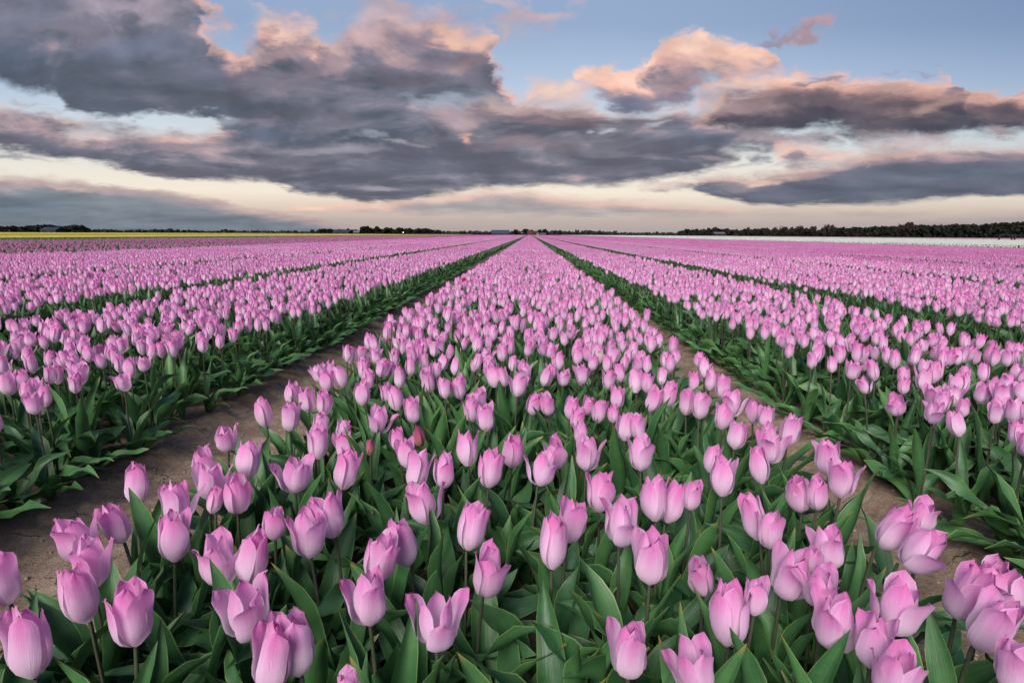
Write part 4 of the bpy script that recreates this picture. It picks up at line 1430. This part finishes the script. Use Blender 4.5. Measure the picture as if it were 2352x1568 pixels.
TREES = [  # x, top, width in photo pixels, distance, crown, material, label
    (2222, 539, 40, 545, 0, M_BARE, 'broad domed tree rising highest above the dark wood on the right'),
    (2196, 546, 12, 548, 1, M_BARE, 'small round tree touching the left side of the broad domed tree'),
    (2033, 547, 15, 548, 2, M_BARE, 'right-hand tree of the close pair above the dark wood'),
    (2017, 547, 18, 550, 3, M_BARE, 'left-hand tree of the close pair above the dark wood'),
    (1988, 551, 20, 550, 4, M_BARE, 'low round tree just left of the close pair above the wood'),
    (1950, 551, 20, 550, 5, M_BARE, 'right half of the wide thin-crowned clump above the wood'),
    (1934, 552, 16, 552, 0, M_BARE, 'left half of the wide thin-crowned clump above the wood'),
    (1912, 552, 22, 550, 1, M_BARE, 'thin wide tree next left of the thin-crowned clump'),
    (1893, 553, 14, 550, 2, M_BARE, 'narrow thin tree above the middle of the dark wood'),
    (1871, 555, 9, 550, 3, M_BARE, 'tiny thin tree barely above the wood, left of the thin ones'),
    (1828, 553.5, 10, 550, 4, M_BARE, 'solitary small round tree above the left half of the wood'),
    (1745, 553, 10, 550, 5, M_BARE, 'small tree above the roof of the shed before the wood'),
    (1766, 557, 7, 550, 0, M_BARE, 'tiny tree just right of the one above the shed'),
    (1730, 556, 8, 550, 1, M_WOOD, 'dark small tree near the left end of the dark wood'),
    (893, 551.5, 27, 660, 2, M_WOOD, 'largest dark round tree of the farm left of the middle'),
    (917, 553, 22, 665, 3, M_WOOD, 'second large round tree, right beside the largest farm tree'),
    (947, 555, 20, 665, 4, M_WOOD, 'middle dark tree in the row right of the largest one'),
    (976, 556, 17, 665, 5, M_WOOD, 'last dark tree of the row, beside the small white light'),
    (850, 557, 13, 665, 0, M_WOOD, 'round tree standing between the two sheds on the left'),
    (789, 558, 16, 670, 1, M_WOOD, 'low tree at the left end of the farm tree belt'),
    (804, 558, 14, 670, 2, M_WOOD, 'low tree just left of the dark barn with a pale gable'),
    (999, 557, 13, 670, 3, M_WOOD, 'round tree just right of the small white light'),
    (1024, 557, 17, 670, 4, M_WOOD, 'left of two merged trees right of the small white light'),
    (1040, 557.5, 16, 670, 5, M_WOOD, 'right of two merged trees right of the small white light'),
    (1071, 561, 14, 670, 0, M_WOOD, 'low tree where the farm belt drops to the hedgerow'),
    (763, 560, 9, 680, 1, M_WOOD2, 'small round tree alone just left of the farm tree belt'),
    (721, 562, 9, 690, 2, M_WOOD2, 'right one of two small hedgerow trees left of the farm'),
    (702, 562, 7, 690, 3, M_WOOD2, 'left one of two small hedgerow trees left of the farm'),
    (563, 561, 8, 690, 4, M_WOOD2, 'rightmost of three small trees in the thin hedgerow'),
    (551, 559.5, 9, 690, 5, M_WOOD2, 'middle and tallest of three small trees in the hedgerow'),
    (541, 559.5, 6, 690, 0, M_WOOD2, 'leftmost of three small trees in the thin hedgerow'),
    (472, 562, 9, 690, 1, M_WOOD2, 'rightmost of the hedgerow trees near the left field end'),
    (461, 560, 6, 690, 2, M_WOOD2, 'narrow hedgerow tree, next to the rightmost of its row'),
    (447, 561, 7, 690, 3, M_WOOD2, 'low hedgerow tree in the middle of the left row'),
    (434, 559.5, 8, 690, 4, M_WOOD2, 'round hedgerow tree right of the widest one'),
    (416, 558, 11, 690, 5, M_WOOD2, 'widest and tallest of the left hedgerow trees'),
    (395, 559, 12, 690, 0, M_WOOD2, 'broad low hedgerow tree left of the tallest one'),
    (378, 558.5, 7, 690, 1, M_WOOD2, 'narrow hedgerow tree at the left end of the row'),
    (200, 551, 18, 560, 2, M_WOOD, 'rounded tree ending the copse on the far left'),
    (120, 549, 24, 562, 3, M_WOOD, 'broad tree behind the low dark barn on the far left'),
    (1259, 560, 12, 700, 4, M_WOOD, 'round tree just right of the long blue-grey barn'),
    (1283, 559, 14, 700, 5, M_WOOD, 'tree standing left above the red-roofed farmhouse'),
    (1300, 560.5, 10, 700, 0, M_WOOD, 'low tree directly behind the red farmhouse roof'),
    (1318, 560, 8, 700, 1, M_WOOD, 'small round tree right above the red-roofed farmhouse'),
    (1330, 558.5, 13, 700, 2, M_WOOD, 'tallest round tree right of the red-roofed farmhouse'),
    (1365, 562, 12, 700, 3, M_WOOD2, 'low round tree second right of the farmhouse'),
    (1406, 560.5, 4, 700, 4, M_WOOD2, 'left slim poplar of a pair right of the farmhouse'),
    (1412, 561, 3.4, 700, 5, M_WOOD2, 'right slim poplar of a pair right of the farmhouse'),
    (1464, 561.5, 10, 700, 0, M_WOOD2, 'bushy tree near the right end of the middle hedgerow'),
    (1604, 565, 7, 900, 1, M_WOOD2, 'small lone tree before the faint low far wood'),
    (1637, 566, 6, 900, 2, M_WOOD2, 'tiny lone tree just left of the dark wood'),
]
for (px, top, w, Y, ci, m_, lab) in TREES:
    tree(px, top, w, Y, ci, m_, lab, 'trees above the dark wood' if px > 1700 else 'trees along the horizon')


def mesh_obj(name, v, f, material, parent=None):
    me_ = bpy.data.meshes.new(name)
    me_.from_pydata(v, [], f)
    me_.materials.append(material)
    o_ = bpy.data.objects.new(name, me_)
    C.objects.link(o_)
    if parent:
        o_.parent = parent
    return o_


BOXF = [(0, 3, 2, 1), (4, 5, 6, 7), (0, 1, 5, 4), (1, 2, 6, 5), (2, 3, 7, 6), (3, 0, 4, 7)]


def box(name, x0, x1, y0, y1, z0, z1, material, parent=None):
    v = [(x0, y0, z0), (x1, y0, z0), (x1, y1, z0), (x0, y1, z0), (x0, y0, z1), (x1, y0, z1), (x1, y1, z1), (x0, y1, z1)]
    return mesh_obj(name, v, BOXF, material, parent)


def building(name, cat, x0, x1, ytop, yeave, Y, wall_m, roof_m, label, depth=14, ridge='x', doors=0, windows=0, open_m=None, trim=None):
    """x0, x1, ytop, yeave in photo pixels; the roof's ridge runs along x, or away from the camera"""
    a_ = at_depth(x0 * S2, yeave * S2, Y)
    b_ = at_depth(x1 * S2, yeave * S2, Y)
    t_ = at_depth((x0 + x1) / 2 * S2, ytop * S2, Y)
    cx, hw = (a_.x + b_.x) / 2, (b_.x - a_.x) / 2
    ze, zt = max(1.5, a_.z), t_.z
    root = bpy.data.objects.new(name, None)
    C.objects.link(root)
    root.location = (cx, Y, 0)
    tag(root, label, cat)
    hd = depth / 2
    if ridge == 'x':
        v = [(-hw, -hd, 0), (hw, -hd, 0), (hw, hd, 0), (-hw, hd, 0), (-hw, -hd, ze), (hw, -hd, ze), (hw, hd, ze), (-hw, hd, ze), (-hw, 0, zt - .2), (hw, 0, zt - .2)]
        f_ = [(0, 1, 5, 4), (2, 3, 7, 6), (1, 2, 6, 9, 5), (3, 0, 4, 8, 7)]
        mesh_obj('wall', v, f_, wall_m, root)
        o_, k = .5, .25
        rv = [(-hw - o_, -hd - o_, ze - .3), (hw + o_, -hd - o_, ze - .3), (hw + o_, 0, zt), (-hw - o_, 0, zt), (hw + o_, hd + o_, ze - .3), (-hw - o_, hd + o_, ze - .3)]
        rv += [(x, y, z + k) for x, y, z in rv]
        rf = [(0, 1, 2, 3), (3, 2, 4, 5), (6, 9, 8, 7), (9, 11, 10, 8), (0, 6, 7, 1), (4, 10, 11, 5), (0, 3, 9, 6), (3, 5, 11, 9), (1, 7, 8, 2), (2, 8, 10, 4)]
        mesh_obj('roof', rv, rf, roof_m, root)
    else:
        v = [(-hw, -hd, 0), (hw, -hd, 0), (hw, hd, 0), (-hw, hd, 0), (-hw, -hd, ze), (hw, -hd, ze), (hw, hd, ze), (-hw, hd, ze), (0, -hd, zt - .2), (0, hd, zt - .2)]
        f_ = [(0, 1, 5, 8, 4), (2, 3, 7, 9, 6), (1, 2, 6, 5), (3, 0, 4, 7)]
        mesh_obj('wall', v, f_, wall_m, root)
        o_, k = .5, .3
        rv = [(-hw - o_, -hd - o_, ze - .4), (0, -hd - o_, zt), (hw + o_, -hd - o_, ze - .4), (-hw - o_, hd + o_, ze - .4), (0, hd + o_, zt), (hw + o_, hd + o_, ze - .4)]
        rv += [(x, y, z + k) for x, y, z in rv]
        rf = [(0, 1, 4, 3), (1, 2, 5, 4), (6, 9, 10, 7), (7, 10, 11, 8), (0, 6, 7, 1), (1, 7, 8, 2), (3, 4, 10, 9), (4, 5, 11, 10), (0, 3, 9, 6), (2, 8, 11, 5)]
        mesh_obj('roof', rv, rf, roof_m, root)
    for i in range(doors):
        x = -hw + (i + .5) * 2 * hw / doors
        box('door', x - min(2, hw * .3), x + min(2, hw * .3), -hd - .12, -hd - .01, 0.05, ze * .8, open_m, root)
    for i in range(windows):
        x = -hw + (i + .5) * 2 * hw / windows + .8
        box('window', x - .6, x + .6, -hd - .10, -hd - .02, ze * .45, ze * .8, open_m, root)
    return root


M_BLUE = plain('blue_grey_sheet', L4(.032, .046, .068), L4(.045, .060, .085), .3, .5, .3)
M_DARKB = plain('dark_sheet', L4(.018, .024, .036), L4(.03, .036, .05), .3, .6, .3)
M_REDT = plain('red_tile', L4(.085, .026, .022), L4(.11, .035, .03), .4, .8, .2)
M_GWALL = plain('dark_green_boards', L4(.02, .035, .025), L4(.03, .045, .035), .4, .8, .2)
M_WALLG = plain('grey_wall', L4(.07, .07, .07), L4(.11, .11, .105), .3, .8, .2)
M_WALLW = plain('white_wall', L4(.45, .44, .43), L4(.6, .6, .58), .3, .8, .2)
M_OPEN = plain('dark_opening', L4(.008, .008, .009), L4(.015, .015, .016), .3, .5, .3)
M_LIGHTR = plain('light_roof', L4(.11, .115, .13), L4(.15, .15, .165), .3, .7, .2)
building('barn', 'barn', 1202, 1243, 562, 570, 690, M_DARKB, M_BLUE, 'long blue-grey roofed barn left of the middle beds on the horizon', depth=18, doors=3, open_m=M_OPEN)
building('farmhouse', 'farmhouse', 1288, 1306, 564.5, 569.5, 690, M_WALLG, M_REDT, 'farmhouse with a red tiled roof where the middle bed vanishes', depth=10, windows=3, open_m=M_OPEN)
building('barn', 'barn', 1298, 1320, 565, 571, 680, M_GWALL, M_REDT, 'dark green gabled barn front right before the red-roofed farmhouse', depth=14, ridge='y', doors=1, open_m=M_OPEN)
building('shed', 'shed', 1310, 1315, 569.2, 571, 670, M_WALLW, M_LIGHTR, 'small white shed at the foot of the green gabled barn', depth=4, doors=1, open_m=M_OPEN)
building('shed', 'shed', 1320, 1332, 569.5, 571, 670, M_WALLW, M_LIGHTR, 'row of low white sheds right of the green gabled barn', depth=4, doors=3, open_m=M_OPEN)
building('barn', 'barn', 112, 149, 555, 561, 552, M_DARKB, M_DARKB, 'low dark blue barn in front of the far left copse', depth=14, doors=2, open_m=M_OPEN)
building('barn', 'barn', 818, 856, 561.5, 566.5, 655, M_DARKB, M_DARKB, 'wide dark barn left of the round farm trees', depth=16, doors=2, open_m=M_OPEN)
building('shed', 'shed', 865, 878, 564, 566.8, 650, M_DARKB, M_LIGHTR, 'small shed with a pale roof between barn and largest tree', depth=6, doors=1, open_m=M_OPEN)
building('shed', 'shed', 1742, 1766, 567.5, 569.5, 545, M_DARKB, M_LIGHTR, 'long low shed with a pale roof before the dark wood', depth=8, doors=3, open_m=M_OPEN)

# yard light on the farm
m, b, out = mat('lamp_glow')
em = b.new('ShaderNodeEmission')
em.inputs[0].default_value = (1, .97, .9, 1)
em.inputs[1].default_value = 6
b.put(out.inputs['Surface'], em.outputs[0])
p = at_depth(984.5 * S2, 567.5 * S2, 640)
lr = bpy.data.objects.new('yard_lamp', None)
C.objects.link(lr)
lr.location = (p.x, 640, 0)
tag(lr, 'tiny bright white yard lamp glowing under the farm trees', 'lamp')
box('pole', -.08, .08, -.08, .08, 0, p.z - .3, M_OPEN, lr)
v, f_ = [], []
for i in range(5):
    for j in range(8):
        th, ph = math.pi * i / 4, 2 * math.pi * j / 8
        v.append((.5 * math.sin(th) * math.cos(ph), .5 * math.sin(th) * math.sin(ph), p.z + .4 * math.cos(th)))
for i in range(4):
    for j in range(8):
        f_.append((i * 8 + j, i * 8 + (j + 1) % 8, (i + 1) * 8 + (j + 1) % 8, (i + 1) * 8 + j))
mesh_obj('lamp_globe', v, f_, m, lr)

# wooden fence at the right edge
M_POST = plain('weathered_wood', L4(.022, .02, .02), L4(.045, .04, .038), 3, .9, .1)
YF = 91.0
pA = at_depth(2440 * S2, 573 * S2, YF)
fr = bpy.data.objects.new('wooden_fence', None)
C.objects.link(fr)
fr.location = (pA.x, YF, 0)
tag(fr, 'dark wooden post and rail fence at the right edge of the field', 'fence')
for pxx, lean in ((2440, .10), (2471.5, 0.0), (2479, 0.0), (2530, 0.0), (2570, 0.0)):
    X = at_depth(pxx * S2, 573 * S2, YF).x - pA.x
    o_ = box('post', -.085, .085, -.085, .085, 0, 1.16, M_POST, fr)
    o_.location = (X, 0, 0)
    o_.rotation_euler = (0, lean, 0)
XL, XR = 0.12, at_depth(2570 * S2, 573 * S2, YF).x - pA.x
for z in (1.06, .66):
    box('rail', XL, XR, -.12, -.09, z - .045, z + .045, M_POST, fr)
